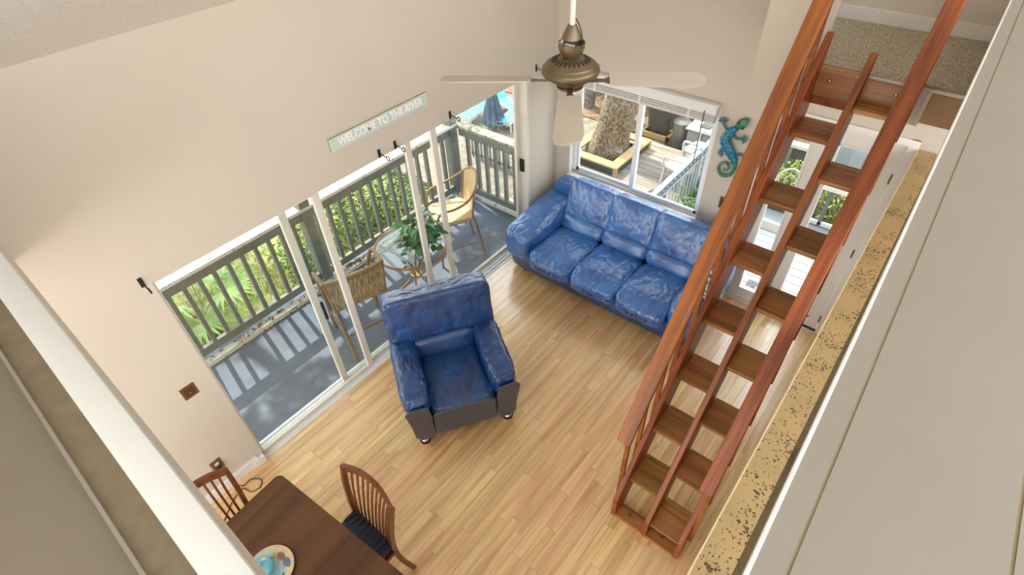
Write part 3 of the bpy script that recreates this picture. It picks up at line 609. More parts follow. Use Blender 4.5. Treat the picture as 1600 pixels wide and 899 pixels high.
# ================================================================== SOFA
sf = thing('sofa', 'long blue leather three-seat sofa under the window', 'sofa', (1.21, -0.62, 0))
def RX(c, a): return T(*c) @ Matrix.Rotation(radians(a), 4, 'X')
MB().cushion((1.21, -0.6, 0.19), (2.2, 0.94, 0.28), e=14, n=24, bulge=(0, 0.03, 0), wr=0.006, wf=7, stretch=(2.2, 1, 0.5), shape=lambda w, h: Vector((w.x, w.y * (1 + 0.05 * w.z / h.z), w.z))).build('base', M_LEATH2, sf, smooth=180)
xs = [0.468, 0.995, 1.525, 2.062]
for i in range(3):
    x0, x1 = xs[i], xs[i + 1]; cx = (x0 + x1) / 2; w = x1 - x0
    def drop(wv, h):   # waterfall front edge
        f = max(0.0, (-wv.y / h.y - 0.35) / 0.65); return Vector((wv.x, wv.y, wv.z - 0.045 * f * f * (wv.z > 0)))
    MB().cushion((cx, -0.845, 0.355), (w + 0.012, 0.66, 0.225), e=7, n=40, bulge=(0.0, 0.05, 0.2), wr=0.017, wf=9, stretch=(1.3, 0.55, 1), seed=i * 3.1, shape=drop).build('seat_cushion', M_LEATH, sf, smooth=180)
    MB().cushion((0, 0, 0), (w + 0.012, 0.19, 0.2), e=4, n=18, bulge=(0, 0.1, 0), wr=0.006, wf=10, seed=i * 2.2, M=RX((cx, -0.475, 0.5), -24)).build('lumbar_roll', M_LEATH, sf, smooth=180)
    MB().cushion((0, 0, 0), (w + 0.02, 0.2, 0.47), e=12, n=36, bulge=(0, 0.3, 0.02), wr=0.014, wf=7.5, stretch=(1.6, 1, 0.5), seed=5 + i * 1.7, M=RX((cx, -0.335, 0.705), -21)).build('back_cushion', M_LEATH, sf, smooth=180)
MB().cushion((1.21, -0.17, 0.44), (2.14, 0.15, 0.72), e=12, n=12).build('back_frame', M_LEATH, sf, smooth=180)
for sx, cx, aw in ((-1, 0.275, 0.385), (1, 2.195, 0.285)):
    def armshape(w, h, sx=sx):
        t = (w.y / h.y + 1) / 2
        return Vector((w.x * (1 + 0.06 * (w.z > 0)), w.y, w.z + (0.06 * t * t - 0.01) * (w.z > 0) - 0.0 ))
    MB().cushion((cx, -0.62, 0.4), (aw, 0.98, 0.42), e=5.5, n=36, bulge=(0.08, 0.04, 0.12), wr=0.018, wf=7, stretch=(0.9, 1.5, 1), seed=sx * 4, shape=armshape).build('armrest', M_LEATH, sf, smooth=180)
for (x, y) in ((0.3, -0.97), (2.15, -0.97), (0.3, -0.25), (2.15, -0.25)):
    MB().lathe([(0.001, 0), (0.03, 0), (0.034, 0.03), (0.026, 0.07), (0.001, 0.07)], (x, y, 0), 14).build('foot', M_BLACK, sf, smooth=50)

th_ = thing('sofa_throw', 'blue and white patterned throw draped over the sofa arm beside the stair', 'throw', (2.26, -0.6, 0.3))
prof_ = smooth_path([(2.13, 0, 0.655), (2.2, 0, 0.672), (2.28, 0, 0.662), (2.345, 0, 0.6), (2.358, 0, 0.52), (2.36, 0, 0.42)], 4)
V = []; F = []; ny_ = 14
for off in (0.0, 0.01):
    for j in range(ny_ + 1):
        for p in prof_: V.append((p.x + off * 0.6 + 0.004 * sin(j * 1.3 + p.z * 9), -0.92 + 0.4 * j / ny_, p.z + off + 0.004 * cos(j * 1.1)))
m_ = len(prof_); k_ = m_ * (ny_ + 1)
for s_ in (0, 1):
    for j in range(ny_):
        for i in range(m_ - 1):
            q = [s_ * k_ + j * m_ + i, s_ * k_ + j * m_ + i + 1, s_ * k_ + (j + 1) * m_ + i + 1, s_ * k_ + (j + 1) * m_ + i]; F.append(q if s_ else q[::-1])
for j in range(ny_):
    for i in (0, m_ - 1): F.append((j * m_ + i, (j + 1) * m_ + i, k_ + (j + 1) * m_ + i, k_ + j * m_ + i))
MB().add(V, F).build('cloth', pm('blue_white_print', (206, 216, 228), 0.8, col2=(42, 70, 122), th=(0.46, 0.52), vs=32), th_, smooth=60)
fr_ = MB()
for k in range(17): fr_.tube([(2.363, -0.91 + 0.024 * k, 0.422), (2.365, -0.91 + 0.024 * k + 0.004, 0.382)], 0.003, 4)
fr_.build('fringe', M_WHITE, th_)

# ================================================================== ARMCHAIR
ac = thing('armchair', 'deep blue leather armchair on chrome ball casters in the middle of the oak floor', 'armchair', (0.837, -2.723, 0), math.atan2(-0.84, -0.545), local=True)
MB().cushion((0, -0.02, 0.215), (0.86, 0.82, 0.2), e=16, n=10).build('base', M_LEATHD, ac, smooth=180)
MB().cushion((0, 0, 0), (0.955, 0.24, 0.64), e=12, n=40, bulge=(0, 0.14, 0.01), wr=0.016, wf=6.5, stretch=(1.5, 1, 0.6), seed=2, M=RX((0, -0.36, 0.645), 12)).build('backrest', M_LEATH2, ac, smooth=180)
MB().cushion((0, 0, 0), (0.58, 0.14, 0.22), e=4, n=18, bulge=(0, 0.1, 0), wr=0.006, wf=9, M=RX((0, -0.2, 0.49), 16)).build('lumbar_roll', M_LEATH2, ac, smooth=180)
MB().cushion((0, 0.13, 0.33), (0.58, 0.66, 0.22), e=6, n=40, bulge=(0, 0.02, 0.2), wr=0.014, wf=6, stretch=(1.2, 0.5, 1), seed=1).build('seat_cushion', M_LEATH2, ac, smooth=180)
MB().cushion((0, 0.44, 0.26), (0.555, 0.07, 0.29), e=10, n=10).build('front_panel', M_LEATHD, ac, smooth=180)
for sx in (-1, 1):
    MB().cushion((sx * 0.372, 0.025, 0.46), (0.23, 0.84, 0.28), e=5, n=40, bulge=(0.06, 0.02, 0.1), wr=0.017, wf=8, stretch=(0.6, 2.0, 0.8), seed=sx * 3).build('armrest', M_LEATH2, ac, smooth=180)
    P = [(sx * 0.29, 0.47, 0.12), (sx * 0.41, 0.47, 0.12), (sx * 0.482, 0.47, 0.5), (sx * 0.45, 0.47, 0.545), (sx * 0.29, 0.47, 0.53), (sx * 0.272, 0.47, 0.4)]
    MB().prism(P, (0, 0.02, 0)).build('arm_front_panel', M_LEATHD, ac, bevel=0.006)
    Q = [(sx * 0.3, -0.38, 0.12), (sx * 0.44, -0.38, 0.12), (sx * 0.472, -0.38, 0.46), (sx * 0.3, -0.38, 0.46)]
    MB().prism(Q, (0, 0.845, 0)).build('side_panel', M_LEATHD, ac, bevel=0.01)
    for v in (0.423, -0.33):
        o = MB().lathe([(0.001, 0.075), (0.014, 0.075), (0.012, 0.1), (0.016, 0.125), (0.001, 0.125)], (sx * 0.372, v, 0), 16).build('caster_stem', M_CHROME, ac, smooth=50)
        MB().lathe([(0.001, 0.0), (0.03, 0.003), (0.043, 0.02), (0.043, 0.045), (0.03, 0.068), (0.001, 0.078)], (sx * 0.372, v, 0), 20, ).build('caster_ball', M_CHROME, o, smooth=60)
        MB().lathe([(0.034, 0.02), (0.046, 0.02), (0.048, 0.034), (0.046, 0.048), (0.034, 0.048)], (sx * 0.372, v, 0), 20).build('caster_tyre', M_RUBBER, o, smooth=60)

# ================================================================== DINING SET
dt = thing('dining_table', 'dark walnut dining table with rounded corners below the loft', 'table', (1.56, -4.745, 0), radians(4.0), local=True)
def rrect(hx, hy, r, k=5):
    P = []
    for (sx, sy, a0) in ((1, 1, 0), (-1, 1, 90), (-1, -1, 180), (1, -1, 270)):
        for i in range(k + 1):
            a = radians(a0 + 90 * i / k); P.append((sx * (hx - r) + r * cos(a), sy * (hy - r) + r * sin(a)))
    return P
MB().prism([(a, b, 0.722) for a, b in rrect(0.75, 0.485, 0.045)], (0, 0, 0.028)).build('tabletop', M_TABLE, dt, bevel=0.006)
MB().box((-0.67, -0.41, 0.64), (0.67, -0.385, 0.722)).box((-0.67, 0.385, 0.64), (0.67, 0.41, 0.722)).box((-0.67, -0.41, 0.64), (-0.645, 0.41, 0.722)).box((0.645, -0.41, 0.64), (0.67, 0.41, 0.722)).build('apron', M_TABLE, dt)
for sx in (-1, 1):
    for sy in (-1, 1):
        MB().bar((sx * 0.64, sy * 0.38, 0.0), (sx * 0.64, sy * 0.38, 0.72), 0.06, 0.06, up=(1, 0, 0)).build('leg', M_CHAIR, dt)
def dining_chair(loc, rz, label):
    d = thing('dining_chair', label, 'chair', loc, rz, group='slat-back dining chairs', local=True)
    for sx in (-1, 1):
        q = smooth_path([(sx * 0.215, 0.235, 0), (sx * 0.2, 0.18, 0.25), (sx * 0.195, 0.165, 0.44), (sx * 0.205, 0.175, 0.62), (sx * 0.222, 0.2, 0.8), (sx * 0.232, 0.235, 0.955)], 5)
        m = MB()
        for i in range(len(q) - 1): m.bar(q[i], q[i + 1] + (q[i + 1] - q[i]).normalized() * 0.004, 0.03, 0.034, up=(0, 1, 0))
        m.build('back_post', M_CHAIR, d)
        MB().bar((sx * 0.205, -0.19, 0), (sx * 0.205, -0.19, 0.43), 0.036, 0.036, up=(0, 1, 0)).build('front_leg', M_CHAIR, d)
    bow = lambda u: 0.045 * (1 - u * u)
    arc = [(0.232 * u, 0.235 + bow(u), 0.935 + 0.03 * (1 - u * u)) for u in [-1 + 2 * i / 12 for i in range(13)]]
    m = MB()
    for i in range(12): m.bar(arc[i], Vector(arc[i + 1]) + Vector((0.001, 0, 0)), 0.024, 0.06, up=(0, 0, 1))
    m.build('top_rail', M_CHAIR, d)
    MB().bar((-0.19, 0.165, 0.47), (0.19, 0.165, 0.47), 0.022, 0.04).build('lower_rail', M_CHAIR, d)
    for i in range(9):
        u = -0.8 + 1.6 * i / 8
        p = smooth_path([(0.18 * u, 0.167, 0.48), (0.19 * u, 0.175 + bow(u) * 0.5, 0.64), (0.205 * u, 0.2 + bow(u) * 0.85, 0.8), (0.222 * u, 0.23 + bow(u), 0.915)], 4)
        m = MB()
        for k in range(len(p) - 1): m.bar(p[k], p[k + 1] + (p[k + 1] - p[k]).normalized() * 0.003, 0.015, 0.009, up=(0, 1, 0))
        m.build('slat', M_CHAIR, d)
    MB().box((-0.215, -0.21, 0.4), (0.215, 0.16, 0.435)).build('seat_frame', M_CHAIR, d)
    cu_ = MB().cushion((0, -0.025, 0.47), (0.4, 0.37, 0.06), e=6, n=12, bulge=(0, 0, 0.15)).build('seat_cushion', M_NAVY, d, smooth=180)
    for k in range(9):
        MB().cushion((-0.18 + 0.045 * k, 0.115, 0.482), (0.043, 0.11, 0.05), e=2.6, n=7).build('tuft', M_NAVY, cu_, smooth=180)
    for y in (-0.19,): MB().box((-0.19, y - 0.012, 0.18), (0.19, y + 0.012, 0.21)).build('stretcher', M_CHAIR, d)
    return d
dining_chair((1.45, -4.285, 0), 0.0, 'slat-back dining chair with navy tufted seat on the oak floor side of the table')
dining_chair((0.86, -4.775, 0), pi / 2, 'slat-back dining chair at the table end against the outlet wall')
# plate and teal lidded dish
tz = 0.7502
pt = thing('painted_plate', 'round plate painted with pale blue and tan patches on the dining table', 'plate', (1.292, -4.712, tz))
pc = (1.292, -4.712, tz)
pmat = pm('painted_plate_glaze', (214, 182, 128), 0.2, var=0.1, vs=11, col2=(150, 182, 190), th=(0.47, 0.53), coat=0.4)
MB().lathe([(0.001, 0.0), (0.075, 0.0), (0.08, 0.004), (0.138, 0.018), (0.14, 0.021), (0.136, 0.022), (0.08, 0.009), (0.001, 0.007)], pc, 40).build('dish', pmat, pt, smooth=60)
for (a, r_, s_, col, nm) in ((62, 0.1, 0.036, (92, 112, 138), 'blue_patch'), (100, 0.085, 0.03, (140, 100, 74), 'brown_patch'), (150, 0.1, 0.034, (170, 196, 200), 'pale_patch')):
    MB().cushion((pc[0] + r_ * cos(radians(a)), pc[1] + r_ * sin(radians(a)), tz + 0.016), (s_ * 2, s_ * 1.3, 0.006), e=2, n=6).build('painted_patch', pm(nm, col, 0.25), pt, smooth=180)
for k in range(4):
    MB().box((-0.0035, -0.011, 0), (0.0035, 0.011, 0.0015), T(pc[0] + 0.088 + 0.006 * k, pc[1] + 0.03 - 0.013 * k, tz + 0.0145) @ Rz(radians(35))).build('painted_stroke', M_BLACK, pt)
td = thing('lidded_dish', 'small glossy teal lidded dish standing on the painted plate', 'dish', (1.268, -4.745, tz + 0.008))
M_TEAL = pm('teal_glaze', (110, 186, 204), 0.12, var=0.12, vs=14, coat=0.6)
tcn = (1.268, -4.745, tz + 0.0085)
MB().lathe([(0.001, 0), (0.045, 0), (0.06, 0.015), (0.066, 0.035), (0.064, 0.045), (0.001, 0.045)], tcn, 32).build('bowl', M_TEAL, td, smooth=60)
lid = MB().lathe([(0.001, 0.045), (0.068, 0.045), (0.069, 0.05), (0.058, 0.062), (0.03, 0.074), (0.001, 0.077)], tcn, 32).build('lid', M_TEAL, td, smooth=60)
MB().lathe([(0.001, 0.076), (0.012, 0.078), (0.018, 0.088), (0.013, 0.098), (0.001, 0.1)], tcn, 18).build('knob', M_TEAL, lid, smooth=60)
MB().cushion((tcn[0] + 0.078, tcn[1] + 0.012, tz + 0.042), (0.05, 0.03, 0.014), e=2.5, n=6).build('handle', M_TEAL, td, smooth=180)

# ================================================================== PORCH
DZ = -0.12
M_DECK = pm('slate_porch_floor', (96, 104, 116), 0.75, var=0.12, vs=5, bump=0.2, bs=120, spec=0.2)
struct('porch_deck', MB().box((-1.66, -5.4, DZ - 0.12), (-0.15, 0.02, DZ)), M_DECK)
M_RAIL = pm('weathered_grey_rail', (116, 117, 108), 0.7, var=0.14, vs=9, bump=0.15, bs=60, stretch=(1, 1, 1))
M_PEEL = pm('peeling_white_cap', (214, 210, 198), 0.75, var=0.1, vs=16, col2=(128, 122, 106), th=(0.33, 0.42), bump=0.5, bs=40)
M_LICH = pm('lichen_cap', (170, 168, 150), 0.8, col2=(118, 112, 84), th=(0.4, 0.6), vs=18, bump=0.5, bs=40)
def railing(name, label, p0, p1, inward, spacing, first, capm, posts):
    """rail from p0 to p1 (x,y); inward = unit vector to the porch side"""
    p0 = Vector((*p0, 0)); p1 = Vector((*p1, 0)); d = (p1 - p0).normalized(); ln = (p1 - p0).length; iv = Vector((*inward, 0)); Z = Vector((0, 0, 1))
    r = thing(name, label, 'railing', ((p0 + p1) / 2 + Z * DZ)[:])
    def bar(nm, off, za, zb, w, m, a=0.0, b=None):
        b = ln if b is None else b
        return MB().bar(p0 + d * a + iv * off + Z * (za + zb) / 2, p0 + d * b + iv * off + Z * (za + zb) / 2, w, zb - za).build(nm, m, r)
    bar('cap_rail', 0.0, 0.9, 0.935, 0.14, capm); bar('apron_board', 0.03, 0.79, 0.9, 0.032, M_RAIL); bar('bottom_rail', 0.012, -0.04, 0.05, 0.045, M_RAIL)
    a = first
    while a < ln - 0.03:
        if all(abs(a - q) > 0.09 for q in posts):
            q = p0 + d * a - iv * 0.006; MB().bar(q + Z * -0.05, q + Z * 0.9, 0.045, 0.04, up=d).build('baluster', M_RAIL, r)
        a += spacing
    for q in posts:
        c = p0 + d * q; MB().bar(c + Z * DZ, c + Z * 2.42, 0.135, 0.12, up=d).build('post', M_RAIL, r)
    return r
railing('porch_railing', 'long grey wooden balustrade with peeling white cap outside the glass doors', (-1.55, -5.35), (-1.55, -0.12), (1, 0), 0.15, 0.06, M_PEEL, (2.93, 5.18))
railing('porch_railing', 'short grey wooden balustrade with lichen on its cap at the far porch end', (-1.44, -0.085), (-0.16, -0.085), (0, -1), 0.155, 0.1, M_LICH, ())
cb = MB().box((-1.5, -5.35, DZ), (-1.425, -0.13, DZ + 0.055)); cb.box((-1.42, -0.125, DZ), (-0.16, -0.06, DZ + 0.05))
tag(cb.build('porch_curb', M_PEEL), kind='structure')
lf = MB()
for i in range(260):
    y = -5 + 4.7 * rnd.random() if i % 3 else rnd.choice((-3.35, -2.2, -2.05, -0.4)) + rnd.gauss(0, 0.16)
    x = -1.5 + abs(rnd.gauss(0.02, 0.05)); z = DZ + (0.058 if x < -1.425 else 0.004); a = rnd.random() * 6.3; s_ = rnd.uniform(0.012, 0.03)
    lf.add([(x + s_ * cos(a), y + s_ * sin(a), z + 0.012), (x - s_ * 0.4 * sin(a), y + s_ * 0.4 * cos(a), z + 0.002), (x - s_ * cos(a), y - s_ * sin(a), z + 0.004), (x + s_ * 0.4 * sin(a), y - s_ * 0.4 * cos(a), z + 0.01)], [(0, 1, 2, 3)])
tag(lf.build('leaf_litter', pm('dry_leaves', (128, 92, 58), 0.8, var=0.4, vs=30)), 'brown dry leaf litter along the porch curb under the railing', 'leaves', kind='stuff')
struct('porch_roof', MB().box((-1.95, -5.6, 2.43), (-0.14, 0.05, 2.52)), M_WHITE)

# wicker chairs
def sling_chair(loc, rz, label, frame_m, weave_m, H=0.17):
    w = thing('patio_armchair', label, 'chair', loc, rz, local=True)
    for sx in (-1, 1):
        MB().tube(smooth_path([(sx * 0.235, 0.22, 0), (sx * 0.235, 0.205, 0.3 + H), (sx * 0.245, 0.205, 0.5 + H), (sx * 0.265, 0.15, 0.61 + H), (sx * 0.285, 0.0, 0.64 + H), (sx * 0.275, -0.16, 0.7 + H), (sx * 0.21, -0.275, 0.8 + H), (sx * 0.1, -0.33, 0.88 + H), (0, -0.345, 0.9 + H)], 5), 0.014, 8).build('arm_tube', frame_m, w, smooth=60)
        MB().tube(smooth_path([(sx * 0.24, -0.32, 0), (sx * 0.22, -0.25, 0.3 + H), (sx * 0.205, -0.215, 0.45 + H), (sx * 0.212, -0.26, 0.78 + H)], 5), 0.0135, 8).build('rear_leg', frame_m, w, smooth=60)
        MB().tube(smooth_path([(sx * 0.235, 0.205, 0.25 + H), (sx * 0.15, 0.2, 0.38 + H), (sx * 0.08, 0.195, 0.4 + H)], 4), 0.008, 6).build('brace', frame_m, w, smooth=60)
        MB().tube([(sx * 0.235, 0.21, 0.22), (sx * 0.22, -0.25, 0.24)], 0.009, 6).build('side_stretcher', frame_m, w, smooth=60)
    MB().tube([(-0.21, -0.225, 0.4 + H), (0.21, -0.225, 0.4 + H)], 0.012, 8).tube([(-0.235, 0.205, 0.405 + H), (0.235, 0.205, 0.405 + H)], 0.012, 8).build('seat_rail', frame_m, w, smooth=60)
    MB().cushion((0, -0.01, 0.425 + H), (0.455, 0.445, 0.04), e=8, n=10, bulge=(0, 0, -0.15)).build('seat', weave_m, w, smooth=180)
    V = []; F = []; nu, nv = 12, 8
    for off in (0, -0.012):
        for j in range(nv + 1):
            for i in range(nu + 1):
                u = -1 + 2 * i / nu; v = j / nv; top = 0.78 + H + 0.115 * (1 - u * u) ** 0.7
                z = 0.44 + H + (top - 0.44 - H) * v
                V.append((0.2 * u * (1 + 0.04 * v), -0.215 - 0.045 * v - (0.065 * v + 0.02) * (1 - u * u) + off, z))
    k = (nu + 1) * (nv + 1)
    for s_ in (0, 1):
        for j in range(nv):
            for i in range(nu):
                q = [s_ * k + j * (nu + 1) + i, s_ * k + j * (nu + 1) + i + 1, s_ * k + (j + 1) * (nu + 1) + i + 1, s_ * k + (j + 1) * (nu + 1) + i]; F.append(q if s_ else q[::-1])
    for i in range(nu):
        for (a, b) in ((i, i + 1), (nv * (nu + 1) + i, nv * (nu + 1) + i + 1)): F.append((a, b, k + b, k + a))
    MB().add(V, F).build('woven_back', weave_m, w, smooth=60)
    return w
def barrel_chair(loc, rz, label, frame_m, weave_m):
    w = thing('patio_armchair', label, 'chair', loc, rz, local=True)
    for sx in (-1, 1):
        MB().tube(smooth_path([(sx * 0.25, 0.24, 0), (sx * 0.25, 0.22, 0.4), (sx * 0.258, 0.2, 0.62), (sx * 0.285, 0.13, 0.83), (sx * 0.298, 0.05, 0.935), (sx * 0.298, -0.06, 0.95), (sx * 0.29, -0.2, 0.95)], 5), 0.02, 8).build('arm_tube', frame_m, w, smooth=60)
        MB().tube(smooth_path([(sx * 0.25, -0.33, 0), (sx * 0.255, -0.26, 0.35), (sx * 0.26, -0.19, 0.62), (sx * 0.29, -0.2, 0.95)], 5), 0.018, 8).build('rear_leg', frame_m, w, smooth=60)
        MB().tube([(sx * 0.25, 0.225, 0.27), (sx * 0.253, -0.27, 0.27)], 0.011, 6).build('side_stretcher', frame_m, w, smooth=60)
        MB().tube(smooth_path([(sx * 0.25, 0.22, 0.42), (sx * 0.2, 0.215, 0.53), (sx * 0.1, 0.212, 0.57)], 4), 0.01, 6).build('brace', frame_m, w, smooth=60)
        MB().prism([(sx * 0.285, -0.2, 0.94), (sx * 0.297, -0.05, 0.935), (sx * 0.268, -0.03, 0.64), (sx * 0.258, -0.19, 0.62)], (-sx * 0.012, 0, 0)).build('woven_side', weave_m, w)
    MB().tube(smooth_path([(-0.29, -0.2, 0.95), (-0.15, -0.225, 0.95), (0.15, -0.225, 0.95), (0.29, -0.2, 0.95)], 5), 0.022, 8).build('top_rail', frame_m, w, smooth=60)
    MB().tube([(-0.258, -0.19, 0.6), (0.258, -0.19, 0.6)], 0.016, 8).tube([(-0.255, 0.215, 0.58), (0.255, 0.215, 0.58)], 0.014, 8).build('seat_rail', frame_m, w, smooth=60)
    MB().tube([(-0.253, -0.27, 0.3), (0.253, -0.27, 0.3)], 0.011, 6).build('rear_stretcher', frame_m, w, smooth=60)
    MB().cushion((0, 0.01, 0.6), (0.5, 0.44, 0.04), e=8, n=10, bulge=(0, 0, -0.15)).build('seat', weave_m, w, smooth=180)
    V = []; F = []; nu, nv = 12, 4
    for off in (0, -0.012):
        for j in range(nv + 1):
            for i in range(nu + 1):
                u = -1 + 2 * i / nu; v = j / nv; V.append(((0.255 + 0.03 * v) * u, -0.19 - 0.01 * v - 0.022 * (1 - u * u) * v + off, 0.61 + 0.325 * v))
    k = (nu + 1) * (nv + 1)
    for s_ in (0, 1):
        for j in range(nv):
            for i in range(nu):
                q = [s_ * k + j * (nu + 1) + i, s_ * k + j * (nu + 1) + i + 1, s_ * k + (j + 1) * (nu + 1) + i + 1, s_ * k + (j + 1) * (nu + 1) + i]; F.append(q if s_ else q[::-1])
    MB().add(V, F).build('woven_back', weave_m, w, smooth=60)
    return w
M_RAT = pm('tan_rattan', (146, 114, 70), 0.5, var=0.2, vs=40)
M_SLING = pm('cream_sling', (204, 178, 134), 0.7, var=0.06, vs=60, bump=0.3, bs=300)
M_WEAVE = pm('striped_weave', (196, 168, 124), 0.65, col2=(120, 92, 62), th=(0.42, 0.58), vs=22, stretch=(6, 0.4, 0.4), bump=0.4, bs=180)
barrel_chair((-0.55, -2.67, DZ), radians(74), 'brown striped woven patio armchair seen from behind next to the blue armchair', pm('brown_rattan', (134, 104, 66), 0.5, var=0.2, vs=40), M_WEAVE)
sling_chair((-0.69, -1.13, DZ), radians(150), 'cream sling patio armchair beyond the glass table by the far railing', M_RAT, M_SLING)

# glass patio table
gt = thing('patio_table', 'round glass patio table with tan metal rim between the patio chairs', 'table', (-0.47, -1.94, DZ))
gc = Vector((-0.47, -1.94, 0)); TZ = 0.6
MB().lathe([(0.001, TZ - 0.003), (0.365, TZ - 0.003), (0.365, TZ + 0.003), (0.001, TZ + 0.003)], gc, 48).build('glass_top', glass_mat('table_glass', (0.86, 0.9, 0.88), 1.3), gt, smooth=40)
MB().tube([(gc.x + 0.375 * cos(2 * pi * k / 48), gc.y + 0.375 * sin(2 * pi * k / 48), TZ - 0.004) for k in range(48)], 0.014, 8, closed=True).build('rim', M_RAT, gt, smooth=60)
for k in range(4):
    a = radians(35 + 90 * k); ca, sa = cos(a), sin(a)
    MB().tube(smooth_path([(gc.x + 0.32 * ca, gc.y + 0.32 * sa, DZ + 0.012), (gc.x + 0.2 * ca, gc.y + 0.2 * sa, DZ + 0.1), (gc.x + 0.05 * ca, gc.y + 0.05 * sa, DZ + 0.3), (gc.x + 0.08 * ca, gc.y + 0.08 * sa, TZ - 0.2), (gc.x + 0.34 * ca, gc.y + 0.34 * sa, TZ - 0.012)], 6), 0.011, 8).build('leg', M_RAT, gt, smooth=60)
MB().lathe([(0.001, 0.2), (0.06, 0.2), (0.06, 0.215), (0.001, 0.215)], gc, 20).build('leg_ring', M_RAT, gt, smooth=40)

# potted plant
pp = thing('potted_plant', 'bushy green pothos in a brown pot on the glass patio table', 'plant', (-0.3, -1.93, TZ + 0.003))
pcx, pcy, pz = -0.3, -1.93, TZ + 0.0035
MB().lathe([(0.001, 0), (0.07, 0), (0.095, 0.13), (0.1, 0.14), (0.1, 0.155), (0.088, 0.155), (0.086, 0.135), (0.001, 0.13)], (pcx, pcy, pz), 28).build('pot', pm('brown_pot', (128, 92, 66), 0.6, var=0.15, vs=20), pp, smooth=40)
M_LEAF = pm('pothos_leaf', (64, 112, 62), 0.35, var=0.25, vs=20, rand=0.4)
lv = MB(); Lp = [(0, 0, 0), (0.02, 0.01, 0.004), (0.028, 0.03, 0.0), (0.018, 0.055, -0.006), (0, 0.078, -0.02), (-0.018, 0.055, -0.006), (-0.028, 0.03, 0.0), (-0.02, 0.01, 0.004), (0, 0.035, -0.004)]
lv.add(Lp, [(0, 1, 8), (1, 2, 8), (2, 3, 8), (3, 4, 8), (4, 5, 8), (5, 6, 8), (6, 7, 8), (7, 0, 8)])
leaf0 = lv.build('leaf', M_LEAF, pp, smooth=180); lme = leaf0.data; bpy.data.objects.remove(leaf0)
for i in range(190):
    a = rnd.random() * 2 * pi; el = rnd.uniform(-0.5, 1.3); R_ = rnd.uniform(0.1, 0.27)
    p = Vector((pcx + R_ * cos(a) * cos(el * 0.7), pcy + R_ * sin(a) * cos(el * 0.7), pz + 0.2 + 0.16 * sin(el) * R_ / 0.17))
    o = bpy.data.objects.new('leaf', lme); COL.objects.link(o); o.parent = pp
    o.location = p - FRAME[pp.name]; o.rotation_euler = (rnd.uniform(-0.6, 0.4), rnd.uniform(-0.5, 0.5), a - pi / 2 + rnd.uniform(-0.7, 0.7)); s_ = rnd.uniform(0.8, 1.35); o.scale = (s_,) * 3
for i in range(9):
    a = rnd.uniform(-2.3, -0.2); pth = smooth_path([(pcx + 0.06 * cos(a), pcy + 0.06 * sin(a), pz + 0.16), (pcx + 0.13 * cos(a), pcy + 0.13 * sin(a), pz + 0.15), (pcx + 0.16 * cos(a), pcy + 0.16 * sin(a), pz + 0.02)], 4)
    MB().tube(pth, 0.002, 5).build('trailing_stem', M_LEAF, pp, smooth=60)
# ================================================================== OUTDOORS
KOUT = 0.68      # sunlit outdoor things have low real albedos
M_LAWN = pm('lawn', (150, 172, 92), 0.9, col2=(188, 176, 120), th=(0.35, 0.65), vs=3.0, bump=0.6, bs=60, spec=0.1)
M_SAND = pm('pale_paving', (150, 138, 122), 0.85, var=0.3, vs=9, bump=0.2, bs=60, spec=0.1)
M_DIRT = pm('leaf_dirt', (150, 122, 92), 0.9, col2=(120, 92, 66), th=(0.4, 0.6), vs=12, bump=0.6, bs=50)
M_HEDGE = pm('hedge_leaf', (96, 132, 60), 0.5, col2=(150, 168, 84), th=(0.4, 0.62), vs=26)
M_DKLEAF = pm('dark_leaf', (48, 74, 36), 0.5, col2=(84, 112, 54), th=(0.4, 0.65), vs=22)
M_BARK = pm('oak_bark', (184, 166, 142), 0.9, col2=(108, 92, 74), th=(0.4, 0.62), vs=34, stretch=(1.5, 1.5, 0.7), bump=1.0, bs=40, spec=0.1)
M_YEL = wood('yellow_pine', (186, 154, 92), (212, 182, 124), 'X', 0.5, 0.8)
M_WDECK = wood('bleached_deck_board', (132, 118, 100), (178, 166, 148), 'X', 0.7, 0.8, rand=0.12)
M_GDECK = pm('grey_painted_board', (156, 160, 164), 0.6, var=0.05, vs=10, rand=0.06)
M_GALV = pm('galvanised_steel', (150, 148, 142), 0.4, metal=0.5, var=0.15, vs=10)
M_DGREY = pm('dark_grey_plastic', (84, 80, 76), 0.5, var=0.1)
M_RESIN = pm('white_resin', (236, 234, 230), 0.4, var=0.03)
struct('ground', MB().box((-14, -12, -1.2), (14, 14, -0.75)), M_DIRT)
struct('lawn', MB().box((-12, -9, -1.0), (-1.66, -0.05, -0.5)), M_LAWN)
struct('paved_yard', MB().box((-9, -0.05, -1.0), (-0.97, 3.1, -0.3)).box((-0.97, 2.8, -1.0), (0.0, 3.08, -0.3)), M_SAND)
struct('dirt_bed', MB().box((-9, 3.1, -1.0), (4.2, 9, -0.28)).box((1.08, 0.15, -1.0), (1.93, 3.1, -0.42)).box((-0.89, 1.66, -1.0), (-0.13, 2.66, -0.25)).box((1.93, 2.05, -1.0), (4.2, 3.1, -0.42)), M_DIRT)

